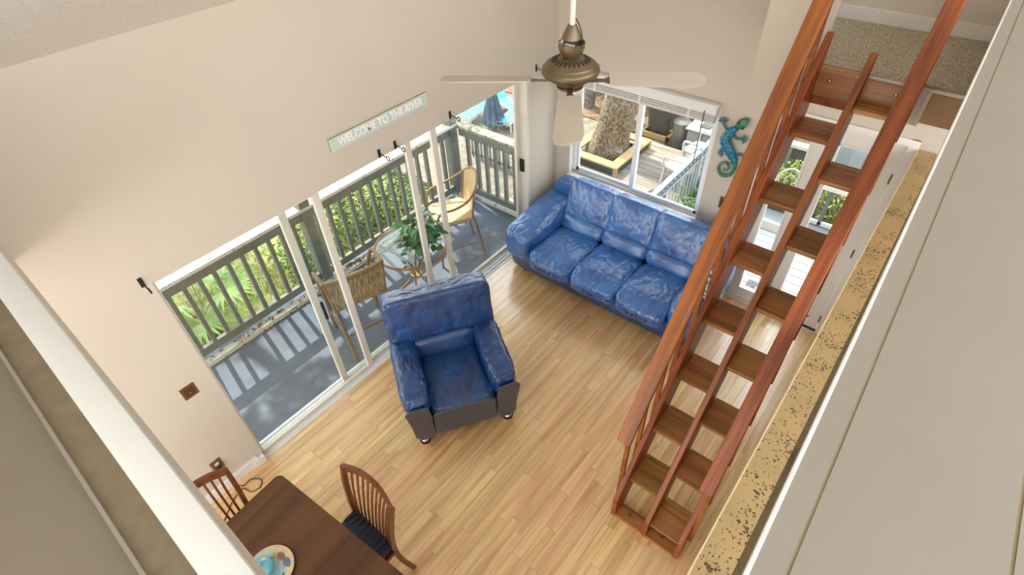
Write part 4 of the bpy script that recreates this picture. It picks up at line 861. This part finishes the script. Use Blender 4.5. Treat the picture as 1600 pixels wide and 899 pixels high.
def leaves(name, mat, boxes, n, size, parent, kind='stuff', flat=0.6):
    """one clump of leaf blades filling ellipsoids (cx,cy,cz,rx,ry,rz)"""
    m = MB(); per = n // len(boxes)
    for (cx, cy, cz, rx, ry, rz_) in boxes:
        for i in range(per):
            while True:
                p = Vector((rnd.uniform(-1, 1), rnd.uniform(-1, 1), rnd.uniform(-1, 1)))
                if 0.35 < p.length < 1: break
            c = Vector((cx + p.x * rx, cy + p.y * ry, cz + p.z * rz_))
            a = Vector((rnd.gauss(0, 1), rnd.gauss(0, 1), rnd.gauss(0, flat))).normalized(); b = a.cross(Vector((rnd.gauss(0, 1), rnd.gauss(0, 1), rnd.gauss(0, 1)))).normalized()
            s_ = size * rnd.uniform(0.6, 1.4)
            m.add([c - a * s_, c + b * s_ * 0.42, c + a * s_, c - b * s_ * 0.42], [(0, 1, 2, 3)])
    o = m.build(name, mat, parent); o['kind'] = kind
    return o
def shrub(name, label, boxes, n, size, mat, cat='shrub', group=None, z=-0.5):
    cx = sum(b[0] for b in boxes) / len(boxes); cy = sum(b[1] for b in boxes) / len(boxes)
    t = thing(name, label, cat, (cx, cy, z), group=group)
    st_ = MB()
    for b in boxes:
        for k in range(3):
            a = rnd.random() * 6.28; st_.tube([(b[0], b[1], z), (b[0] + b[3] * 0.5 * cos(a), b[1] + b[4] * 0.5 * sin(a), b[2])], 0.012, 5)
    st_.build('stem', M_BARK, t)
    leaves('foliage', mat, boxes, n, size, t)
    return t
# lawn grass
gm = MB()
for i in range(26000):
    x = -1.7 - 3.6 * rnd.random() ** 1.3; y = -6.2 + 6.1 * rnd.random()
    if noise.noise(Vector((x * 1.5, y * 1.5, 0))) < -0.12 and rnd.random() < 0.75: continue
    h = rnd.uniform(0.03, 0.085); a = rnd.random() * 6.28; w = 0.006; lx, ly = rnd.gauss(0, 0.025), rnd.gauss(0, 0.025)
    gm.add([(x - w * cos(a), y - w * sin(a), -0.5), (x + w * cos(a), y + w * sin(a), -0.5), (x + lx, y + ly, -0.5 + h)], [(0, 1, 2)])
tag(gm.build('lawn_grass', pm('grass_blade', (150, 178, 80), 0.7, col2=(186, 184, 108), th=(0.4, 0.6), vs=4)), 'short yellow-green grass on the lawn beyond the long railing', 'grass', kind='stuff')

# palmettos
M_PALM = pm('palmetto_leaf', (158, 192, 104), 0.4, var=0.2, vs=8, rand=0.2)
def palmetto(x, y, label, spec):
    t = thing('palmetto', label, 'palm', (x, y, -0.5), group='fan palms on the lawn', local=True)
    MB().lathe([(0.001, 0), (0.09, 0), (0.07, 0.18), (0.001, 0.2)], n=10).build('trunk', M_BARK, t, smooth=60)
    for (az, el, L_, R_) in spec:
        az = radians(az); el = radians(el); tip = Vector((cos(az) * cos(el), sin(az) * cos(el), sin(el))) * L_ + Vector((0, 0, 0.15))
        f = MB(); f.tube(smooth_path([(0, 0, 0.15), tip * 0.55 + Vector((0, 0, 0.12)), tip], 4), 0.008, 5)
        d = Vector((cos(az), sin(az), 0.0)); side = Vector((-sin(az), cos(az), 0)); upv = Vector((0, 0, 1))
        N_ = 26
        for k in range(N_):
            a = radians(-125 + 250 * k / (N_ - 1)); dirv = (d * cos(a) + side * sin(a)).normalized(); dirv = (dirv + upv * (0.28 - 0.1 * cos(a))).normalized()
            per = dirv.cross(upv).normalized(); r2 = R_ * rnd.uniform(0.85, 1.08); w = 0.021
            mid = tip + dirv * r2 * 0.5; end = tip + dirv * r2 + Vector((0, 0, -0.12 * r2))
            f.add([tip, mid + per * w + upv * 0.006, mid - upv * 0.006, mid - per * w + upv * 0.006, end], [(0, 1, 2), (0, 2, 3), (1, 4, 2), (2, 4, 3)])
        f.build('frond', M_PALM, t)
    return t
palmetto(-2.25, -3.62, 'fan palm with large pleated fronds behind the long railing left of the door stiles', [(250, 62, 0.5, 0.58), (70, 55, 0.5, 0.5), (330, 50, 0.35, 0.5), (160, 50, 0.5, 0.5)])
palmetto(-2.05, -4.75, 'smaller fan palm at the near end of the long railing', [(60, 50, 0.35, 0.34), (150, 40, 0.4, 0.34), (250, 45, 0.4, 0.34), (340, 40, 0.3, 0.3), (100, 65, 0.35, 0.34)])
shrub('yard_shrub', 'bright green bushy shrub outside the railing near the porch corner', [(-2.15, -0.75, -0.15, 0.4, 0.45, 0.42), (-2.5, -1.25, -0.2, 0.4, 0.45, 0.35)], 2600, 0.035, M_HEDGE, z=-0.5)
shrub('yard_shrub', 'low light green shrub outside the middle of the long railing', [(-2.5, -2.1, -0.32, 0.45, 0.5, 0.25)], 1200, 0.032, M_HEDGE, z=-0.5)

# back yard deck boards
bd = thing('back_deck', 'bleached wooden deck of wide boards outside the sofa window', 'deck', (0.05, 1.5, -0.26))
y = 0.16
while y < 2.78:
    hole = 1.7 < y < 2.5                                             # boards stop at the opening round the trunk
    MB().box((-0.12 if hole else -0.96, y, -0.235), (1.07, y + 0.128, -0.2)).build('board', M_WDECK, bd); y += 0.134
MB().box((-0.95, 0.2, -0.75), (-0.9, 2.75, -0.236)).box((1.0, 0.2, -0.75), (1.05, 2.75, -0.236)).build('joist', M_RAIL, bd)
# tree in the deck, with bench border
tr = thing('oak_tree', 'thick bark-covered tree trunk rising through the deck inside the yellow frame', 'tree', (-0.52, 2.2, -0.22))
prof = []; V = []; F = []; nk, nz_ = 40, 34
for j in range(nz_ + 1):
    z = -0.22 + 4.6 * j / nz_; r0 = 0.255 + 0.11 * math.exp(-(z + 0.22) * 5) - 0.01 * z
    for k in range(nk):
        a = 2 * pi * k / nk; nn = noise.noise(Vector((cos(a) * 2.5, sin(a) * 2.5, z * 0.9))) * 0.03 + noise.noise(Vector((cos(a) * 9, sin(a) * 9, z * 2.4))) * 0.02
        r = r0 + nn; V.append((-0.57 + 0.17 * (z + 0.2) + r * cos(a), 2.2 + 0.02 * z + r * sin(a), z))
for j in range(nz_):
    for k in range(nk): F.append((j * nk + k, j * nk + (k + 1) % nk, (j + 1) * nk + (k + 1) % nk, (j + 1) * nk + k))
MB().add(V, F).build('trunk', M_BARK, tr, smooth=180)
MB().cushion((-0.3, 2.0, -0.12), (0.22, 0.2, 0.28), e=2.5, n=10, wr=0.02, wf=8).build('root_flare', M_BARK, tr, smooth=180)
bx = thing('tree_bench', 'square yellow wooden frame bench around the tree trunk', 'bench', (-0.5, 2.1, -0.2))
ox0, ox1, oy0, oy1, bw, bz = -0.95, -0.035, 1.57, 2.62, 0.15, -0.05
for (a, b) in (((ox0, oy0), (ox1, oy0 + bw)), ((ox0, oy1 - bw), (ox1, oy1)), ((ox0, oy0 + bw + 0.003), (ox0 + bw, oy1 - bw - 0.003)), ((ox1 - bw, oy0 + bw + 0.003), (ox1, oy1 - bw - 0.003))):
    MB().rbox((a[0], a[1], bz - 0.03), (b[0], b[1], bz), 0.004).build('seat_board', M_YEL, bx)
for (x, y) in ((ox0 + .03, oy0 + .03), (ox1 - .03, oy0 + .03), (ox0 + .03, oy1 - .03), (ox1 - .03, oy1 - .03)):
    MB().box((x - 0.028, y - 0.028, -0.2), (x + 0.028, y + 0.028, bz - 0.03)).build('leg', M_YEL, bx)
MB().box((ox0 + 0.06, oy0 + 0.03, -0.2), (ox1 - 0.06, oy0 + 0.045, bz - 0.03)).box((ox1 - 0.045, oy0 + 0.06, -0.2), (ox1 - 0.03, oy1 - 0.06, bz - 0.03)).build('side_board', M_DGREY, bx)
# bins and cabinet
cbn = thing('grey_bin', 'tall dark grey plastic bin with handles on a yellow wooden pallet', 'bin', (-0.2, 3.3, -0.28))
MB().box((-0.46, 3.06, -0.28), (0.03, 3.1, -0.2)).box((-0.46, 3.5, -0.28), (0.03, 3.54, -0.2)).box((-0.46, 3.06, -0.28), (-0.42, 3.54, -0.2)).box((-0.01, 3.06, -0.28), (0.03, 3.54, -0.2)).build('pallet', M_YEL, cbn)
MB().cushion((-0.215, 3.3, 0.12), (0.42, 0.4, 0.66), e=7, n=14, shape=lambda w, h: Vector((w.x * (0.93 + 0.07 * w.z / h.z), w.y * (0.93 + 0.07 * w.z / h.z), w.z))).build('body', M_DGREY, cbn, smooth=180)
for k in range(3):
    MB().tube(smooth_path([(-0.3 + 0.07 * k, 3.1, 0.32), (-0.31 + 0.07 * k, 3.075, 0.25), (-0.29 + 0.07 * k, 3.08, 0.2), (-0.26 + 0.07 * k, 3.08, 0.22)], 4), 0.008, 6).build('hose_loop', M_GALV, cbn, smooth=60)
tcx, tcy = 0.2, 3.12
tcn_ = thing('trash_can', 'round galvanised trash can with lid between the grey bin and white cabinet', 'trash can', (tcx, tcy, -0.28))
MB().lathe([(0.001, -0.28), (0.105, -0.28), (0.125, 0.1), (0.13, 0.105), (0.001, 0.105)], (tcx, tcy, 0), 28).build('body', M_GALV, tcn_, smooth=40)
MB().lathe([(0.136, 0.1), (0.138, 0.118), (0.12, 0.13), (0.05, 0.145), (0.001, 0.148)], (tcx, tcy, 0), 28).build('lid', M_GALV, tcn_, smooth=60)
MB().tube(smooth_path([(tcx - 0.04, tcy, 0.145), (tcx, tcy, 0.17), (tcx + 0.04, tcy, 0.145)], 4), 0.006, 6).build('handle', M_GALV, tcn_, smooth=60)
for k in range(12):
    a = 2 * pi * k / 12; MB().tube([(tcx + 0.107 * cos(a), tcy + 0.107 * sin(a), -0.26), (tcx + 0.125 * cos(a), tcy + 0.125 * sin(a), 0.08)], 0.005, 5).build('rib', M_GALV, tcn_)
ca = thing('outdoor_cabinet', 'grey outdoor cabinet with white top and two inset lids', 'cabinet', (0.68, 3.2, -0.28))
MB().box((0.36, 2.98, -0.28), (1.05, 3.4, 0.1)).build('body', pm('grey_cabinet', (170, 170, 168), 0.5), ca)
MB().rbox((0.33, 2.94, 0.1), (1.08, 3.44, 0.125), 0.006).build('top', M_RESIN, ca)
for xx in (0.5, 0.78): MB().rbox((xx, 3.08, 0.125), (xx + 0.16, 3.3, 0.145), 0.006).build('inset_lid', M_GALV, ca)
MB().box((0.375, 2.968, -0.26), (0.6, 2.979, 0.08)).build('cabinet_door', pm('light_grey_door', (186, 186, 184), 0.5), ca)
MB().box((0.62, 2.968, -0.26), (1.03, 2.979, 0.08)).build('cabinet_door', bpy.data.materials['light_grey_door'], ca)
# deck-side railing
M_STEEL = pm('pale_grey_metal_rail', (196, 202, 210), 0.4, var=0.04)
dr = thing('deck_railing', 'pale grey metal railing with pierced top band beside the green plants', 'railing', (1.05, 1.6, -0.42))
rx, rz1 = 1.04, 0.5
MB().box((rx - 0.035, 0.3, rz1 - 0.025), (rx + 0.025, 3.3, rz1)).build('top_rail', M_STEEL, dr)
MB().box((rx + 0.004, 0.3, rz1 - 0.13), (rx + 0.012, 3.3, rz1 - 0.025)).build('band', pm('slate_band', (112, 122, 134), 0.5), dr)
yy = 0.36
while yy < 3.28:
    MB().lathe([(0.001, 0), (0.014, 0), (0.014, 0.004), (0.001, 0.004)], n=8, M=T(rx + 0.012, yy, rz1 - 0.078) @ Matrix.Rotation(radians(90), 4, 'Y')).build('rosette', M_RESIN, dr); yy += 0.105
MB().box((rx - 0.004, 0.3, rz1 - 0.155), (rx + 0.018, 3.3, rz1 - 0.132)).box((rx - 0.004, 0.3, -0.25), (rx + 0.018, 3.3, -0.225)).build('lower_rail', M_STEEL, dr)
yy = 0.34
while yy < 3.28:
    MB().tube([(rx + 0.007, yy, -0.24), (rx + 0.007, yy, rz1 - 0.14)], 0.009, 6).build('baluster', M_STEEL, dr); yy += 0.11
for yy in (0.3, 1.8, 3.3): MB().box((rx - 0.02, yy - 0.02, -0.42), (rx + 0.03, yy + 0.02, rz1)).build('post', M_STEEL, dr)
# white patio chairs along that rail
def resin_chair(x, y, rz, label):
    t = thing('resin_chair', label, 'chair', (x, y, -0.2), rz, group='white plastic chairs along the deck railing', local=True)
    MB().cushion((0, 0, 0.3), (0.4, 0.4, 0.035), e=6, n=8).build('seat', M_RESIN, t, smooth=180)
    MB().cushion((0, 0, 0), (0.4, 0.03, 0.42), e=3, n=10, M=RX((0, -0.2, 0.52), 14)).build('backrest', M_RESIN, t, smooth=180)
    for sx in (-1, 1):
        MB().tube(smooth_path([(sx * 0.2, -0.2, 0.5), (sx * 0.215, 0, 0.47), (sx * 0.2, 0.17, 0.44), (sx * 0.19, 0.18, 0.3)], 4), 0.018, 6).build('armrest', M_RESIN, t, smooth=60)
        for sy in (-1, 1): MB().bar((sx * 0.19, sy * 0.18, 0), (sx * 0.165, sy * 0.16, 0.29), 0.035, 0.03, up=(0, 1, 0)).build('leg', M_RESIN, t)
    return t
resin_chair(0.78, 1.95, radians(75), 'white plastic patio chair nearer to the window along the deck railing')
resin_chair(0.8, 2.5, radians(80), 'white plastic patio chair farther out beside the grey cabinet')
bt = thing('folded_cover', 'dark rounded mesh cover lying on the deck at the near end of the railing', 'cover', (0.82, 0.95, -0.2))
MB().cushion((0.8, 1.0, -0.04), (0.3, 0.62, 0.32), e=2.6, n=14, wr=0.02, wf=6).build('canvas', pm('dark_mesh_cloth', (70, 72, 76), 0.8, var=0.25, vs=60), bt, smooth=180)
MB().tube(smooth_path([(0.72, 0.72, -0.1), (0.76, 0.9, 0.125), (0.8, 1.1, 0.125), (0.84, 1.28, -0.1)], 4), 0.008, 6).build('hem_cord', M_BLACK, bt, smooth=60)
# grasses right of the rail
for i, (px_, py_, s_, lb) in enumerate(((1.34, 0.64, 1.05, 'pale striped strappy clump nearest the sofa window'), (1.3, 1.0, 1.25, 'green strappy clump second from the window along the deck railing'), (1.3, 1.55, 1.25, 'green strappy clump third from the window along the deck railing'), (1.3, 2.15, 1.25, 'green strappy clump fourth from the window along the deck railing'), (1.3, 2.75, 1.2, 'green strappy clump at the far end of the deck railing'), (1.62, 0.8, 1.0, 'green strappy clump on the house side of the bed by the deck railing'))):
    t = thing('grass_clump', lb, 'plant', (px_, py_, -0.42), group='strappy plants by the deck railing'); m = MB()
    for k in range(210):
        a = rnd.random() * 6.28; r0 = rnd.random() * 0.2 * s_; L_ = rnd.uniform(0.25, 0.5) * s_; lean = rnd.uniform(0.2, 0.9); w = 0.009
        b0 = Vector((px_ + r0 * cos(a), py_ + r0 * sin(a), -0.42)); dv = Vector((cos(a + rnd.gauss(0, .5)), sin(a + rnd.gauss(0, .5)), 0)); p = Vector((-dv.y, dv.x, 0)) * w
        m1 = b0 + dv * L_ * lean * 0.4 + Vector((0, 0, L_ * 0.7)); e_ = b0 + dv * L_ * lean + Vector((0, 0, L_ * (0.95 - 0.5 * lean)))
        m.add([b0 - p, b0 + p, m1 + p, m1 - p, e_], [(0, 1, 2, 3), (3, 2, 4)])
    o = m.build('blades', pm('strap_leaf_%d' % i, (126, 158, 84) if i else (206, 206, 156), 0.5, col2=(74, 112, 52) if i else (118, 142, 74), th=(0.4, 0.6), vs=14), t); o['kind'] = 'stuff'
# yard background beyond window and porch end
shrub('yard_hedge', 'dark hedge at the far side of the back yard behind the tree trunk', [(-2.4, 4.3, 0.4, 0.6, 0.4, 0.8), (-1.5, 4.2, 0.4, 0.6, 0.4, 0.8), (-0.6, 4.3, 0.4, 0.6, 0.4, 0.8), (0.3, 4.2, 0.3, 0.6, 0.4, 0.7), (1.1, 4.3, 0.3, 0.6, 0.4, 0.7)], 9000, 0.05, M_DKLEAF, 'hedge', z=-0.28)
for (x, y, r, lb) in ((-1.72, 3.45, 0.1, 'slim grey tree trunk at the left edge of the window view'), (-1.38, 3.5, 0.075, 'second slim tree trunk just right of the leftmost one in the window')):
    t = thing('slim_tree', lb, 'tree', (x, y, -0.3), group='slim trunks behind the paved yard')
    MB().tube(smooth_path([(x, y, -0.32), (x + 0.02, y, 0.6), (x - 0.04, y, 2.4), (x, y, 4.2)], 5), r, 10).build('trunk', pm('pale_bark', (150, 142, 132), 0.9, col2=(96, 90, 82), th=(0.4, 0.6), vs=20) if 'pale_bark' not in bpy.data.materials else bpy.data.materials['pale_bark'], t, smooth=60)
    leaves('crown', M_DKLEAF, [(x + (x + 1.55) * 2.5, y, 4.5, 0.34, 0.5, 0.5)], 500, 0.07, t)
# parasol and loungers
um = thing('closed_parasol', 'closed slate-blue parasol standing on the paving beyond the porch end', 'parasol', (-2.62, 1.86, -0.3))
MB().tube([(-2.62, 1.86, -0.3), (-2.62, 1.86, 0.6)], 0.018, 8).build('pole', M_RESIN, um, smooth=60)
pr_ = []; V = []; F = []; nk = 32
for j, (z, r) in enumerate(((-0.2, 0.18), (0.04, 0.125), (0.24, 0.08), (0.42, 0.045), (0.55, 0.02))):
    for k in range(nk): V.append((-2.62 + r * (1 + 0.22 * cos(8 * 2 * pi * k / nk)) * cos(2 * pi * k / nk), 1.86 + r * (1 + 0.22 * cos(8 * 2 * pi * k / nk)) * sin(2 * pi * k / nk), z + (0.03 * cos(8 * 2 * pi * k / nk) if j == 0 else 0)))
for j in range(4):
    for k in range(nk): F.append((j * nk + k, j * nk + (k + 1) % nk, (j + 1) * nk + (k + 1) % nk, (j + 1) * nk + k))
MB().add(V, F).build('canopy', pm('slate_blue_canvas', (92, 116, 136), 0.8, var=0.2, vs=8), um, smooth=60)
MB().lathe([(0.001, -0.3), (0.11, -0.3), (0.1, -0.25), (0.03, -0.22), (0.001, -0.22)], (-2.62, 1.86, 0), 24).build('base', M_GALV, um, smooth=50)
M_BLUE = pm('sky_blue_sling', (96, 178, 214), 0.6, var=0.08)
def lounger(x, y, rz, label):
    t = thing('sun_lounger', label, 'sun lounger', (x, y, -0.3), rz, group='blue loungers on the paved yard', local=True)
    t.scale = (0.5, 0.55, 0.75)
    for sx in (-1, 1):
        MB().box((sx * 0.25 - 0.02, -0.7, 0.2), (sx * 0.25 + 0.02, 0.3, 0.24)).build('side_rail', M_RESIN, t)
        for y0 in (-0.6, 0.25): MB().box((sx * 0.25 - 0.02, y0 - 0.02, 0), (sx * 0.25 + 0.02, y0 + 0.02, 0.2)).build('leg', M_RESIN, t)
    MB().cushion((0, -0.2, 0.245), (0.48, 0.98, 0.02), e=10, n=8).build('sling', M_BLUE, t, smooth=180)
    MB().cushion((0, 0, 0), (0.48, 0.5, 0.02), e=10, n=8, M=T(0, 0.46, 0.36) @ Matrix.Rotation(radians(30), 4, 'X')).build('backrest', M_BLUE, t, smooth=180)
    return t
lounger(-2.85, 2.5, radians(75), 'sky blue sun lounger farthest out beside the door jamb')
lounger(-2.45, 2.2, radians(10), 'sky blue sun lounger just right of the closed parasol')
lounger(-3.1, 1.95, radians(5), 'sky blue sun lounger left of the closed parasol')

# ------------------------------------------------------------------ entry porch
ep = thing('entry_deck', 'grey painted entry deck of crosswise boards outside the glazed door', 'deck', (2.8, 1.1, -0.16))
y = 0.17
while y < 1.98:
    MB().box((1.95, y, -0.155), (3.9, y + 0.132, -0.12)).build('board', M_GDECK, ep); y += 0.138
MB().box((1.95, 0.17, -0.7), (2.0, 1.98, -0.156)).box((3.8, 0.17, -0.7), (3.85, 1.98, -0.156)).build('skirt', M_GDECK, ep)
mt = thing('door_mat', 'dark blue-grey doormat with a pale ring on the entry deck', 'doormat', (2.5, 0.33, -0.12))
MB().rbox((2.36, 0.175, -0.12), (2.66, 0.5, -0.108), 0.004).build('mat', pm('coir_mat', (66, 74, 92), 0.95, col2=(112, 112, 120), th=(0.5, 0.62), vs=60), mt)
MB().tube([(2.53 + 0.055 * cos(2 * pi * k / 20), 0.4 + 0.05 * sin(2 * pi * k / 20), -0.1075) for k in range(20)], 0.008, 5, closed=True).build('ring_motif', pm('pale_ring', (206, 196, 184), 0.9), mt)
er = thing('entry_railing', 'grey entry railing with pale cap in front of the yellow-green hedge', 'railing', (2.8, 1.96, -0.12))
MB().box((2.42, 1.92, 0.41), (3.9, 2.02, 0.46)).build('cap_rail', M_RESIN, er)
MB().box((2.42, 1.95, -0.09), (3.9, 1.99, -0.05)).build('bottom_rail', M_RESIN, er)
for x in (2.46, 2.65, 2.83, 3.01, 3.19, 3.37): MB().box((x - 0.02, 1.95, -0.12), (x + 0.02, 1.99, 0.41)).build('baluster', pm('grey_baluster', (112, 116, 122), 0.6) if 'grey_baluster' not in bpy.data.materials else bpy.data.materials['grey_baluster'], er)
hb = [(2.1 + 0.3 * k, 2.42, 0.0, 0.24, 0.3, 0.4) for k in range(5)]
M_YG = pm('yellow_green_leaf', (196, 206, 104), 0.5, col2=(128, 152, 66), th=(0.4, 0.6), vs=30)
shrub('entry_hedge', 'yellow-green clipped hedge behind the entry railing', hb, 6000, 0.028, M_YG, 'hedge', z=-0.42)
fe = thing('board_fence', 'pale blue-grey vertical board fence beyond the entry hedge', 'fence', (2.9, 3.2, -0.42))
for k in range(14):
    MB().box((2.28 + 0.107 * k, 3.2, -0.42), (2.28 + 0.107 * k + 0.1, 3.225, 1.75)).build('board', pm('blue_grey_board', (178, 192, 206), 0.6, var=0.06, rand=0.08) if 'blue_grey_board' not in bpy.data.materials else bpy.data.materials['blue_grey_board'], fe)
for z in (0.0, 1.2): MB().box((2.28, 3.225, z), (3.8, 3.26, z + 0.08)).build('fence_rail', M_GDECK, fe)
wlw = thing('low_screen', 'dark low garden screen with a white capping board left of the entry', 'screen', (1.95, 2.78, -0.42))
MB().box((1.5, 2.76, -0.42), (2.27, 2.8, 0.4)).build('panel', pm('dark_screen', (84, 92, 90), 0.7, var=0.1), wlw)
MB().box((1.48, 2.72, 0.4), (2.29, 2.84, 0.445)).build('cap', M_RESIN, wlw)
for x in (1.52, 1.9, 2.25): MB().box((x - 0.03, 2.73, -0.42), (x + 0.03, 2.76, 0.4)).build('post', M_RAIL, wlw)
sp = thing('entry_step', 'grey wooden step with a white edge at the left end of the entry deck', 'step', (2.15, 1.7, -0.12))
MB().box((1.96, 1.52, -0.12), (2.4, 1.56, 0.0)).build('riser', M_RESIN, sp); MB().box((1.96, 1.56, -0.02), (2.4, 1.8, 0.0)).build('tread', M_GDECK, sp); MB().box((1.96, 1.8, -0.12), (2.4, 1.83, 0.12)).build('back_riser', M_DGREY, sp)
vc = thing('bistro_chair', 'small white wire bistro chair in front of the dark screen', 'chair', (2.15, 2.15, -0.42))
bx_, by_ = 2.12, 2.12
MB().lathe([(0.001, 0.02), (0.14, 0.02), (0.14, 0.035), (0.001, 0.035)], (bx_, by_, 0), 20).build('seat', M_RESIN, vc, smooth=40)
for k in range(4): a = radians(45 + 90 * k); MB().tube([(bx_ + 0.12 * cos(a), by_ + 0.12 * sin(a), 0.02), (bx_ + 0.16 * cos(a), by_ + 0.16 * sin(a), -0.42)], 0.009, 6).build('leg', M_RESIN, vc, smooth=60)
MB().tube(smooth_path([(bx_ - 0.12, by_ + 0.1, 0.02), (bx_ - 0.14, by_ + 0.13, 0.26), (bx_, by_ + 0.15, 0.36), (bx_ + 0.14, by_ + 0.13, 0.26), (bx_ + 0.12, by_ + 0.1, 0.02)], 5), 0.01, 6).tube(smooth_path([(bx_ - 0.05, by_ + 0.12, 0.03), (bx_ - 0.07, by_ + 0.14, 0.2), (bx_, by_ + 0.145, 0.27), (bx_ + 0.07, by_ + 0.14, 0.2), (bx_ + 0.05, by_ + 0.12, 0.03)], 5), 0.008, 6).build('backrest', M_RESIN, vc, smooth=60)

# shade tree west of the porch: its leaves dapple the porch floor (stands outside the view)
stt = thing('shade_tree', 'tall leafy shade tree out on the lawn west of the porch', 'tree', (-7.2, -2.6, -0.5))
MB().tube(smooth_path([(-7.2, -2.6, -0.5), (-7.1, -2.6, 2.0), (-6.8, -2.7, 4.2), (-5.6, -2.8, 5.1), (-4.2, -2.7, 5.3)], 6), [0.26 - 0.0085 * i for i in range(25)], 10).build('trunk', M_BARK, stt, smooth=60)
leaves('foliage', M_DKLEAF, [(-4.1, -3.05, 4.9, 0.28, 0.75, 0.2), (-4.1, -1.9, 4.95, 0.24, 0.6, 0.2), (-4.4, 0.15, 5.0, 0.36, 0.6, 0.22), (-4.05, -3.8, 4.8, 0.24, 0.5, 0.2)], 1500, 0.085, stt)
leaves('foliage', M_DKLEAF, [(-6.4, -2.7, 5.3, 1.0, 1.2, 0.7), (-7.3, -2.6, 5.0, 1.0, 1.2, 0.8)], 2400, 0.08, stt)

lr = thing('lower_railing', 'low grey yard railing seen through the balusters at the porch end', 'railing', (-1.4, 0.95, -0.3))
MB().box((-2.3, 0.92, 0.18), (-0.98, 0.98, 0.24)).build('top_rail', M_RAIL, lr)
MB().box((-2.3, 0.94, -0.26), (-0.98, 0.97, -0.21)).build('bottom_rail', M_RAIL, lr)
for k in range(15): MB().box((-2.28 + 0.092 * k - 0.012, 0.94, -0.3), (-2.28 + 0.092 * k + 0.012, 0.965, 0.18)).build('baluster', M_RAIL, lr)
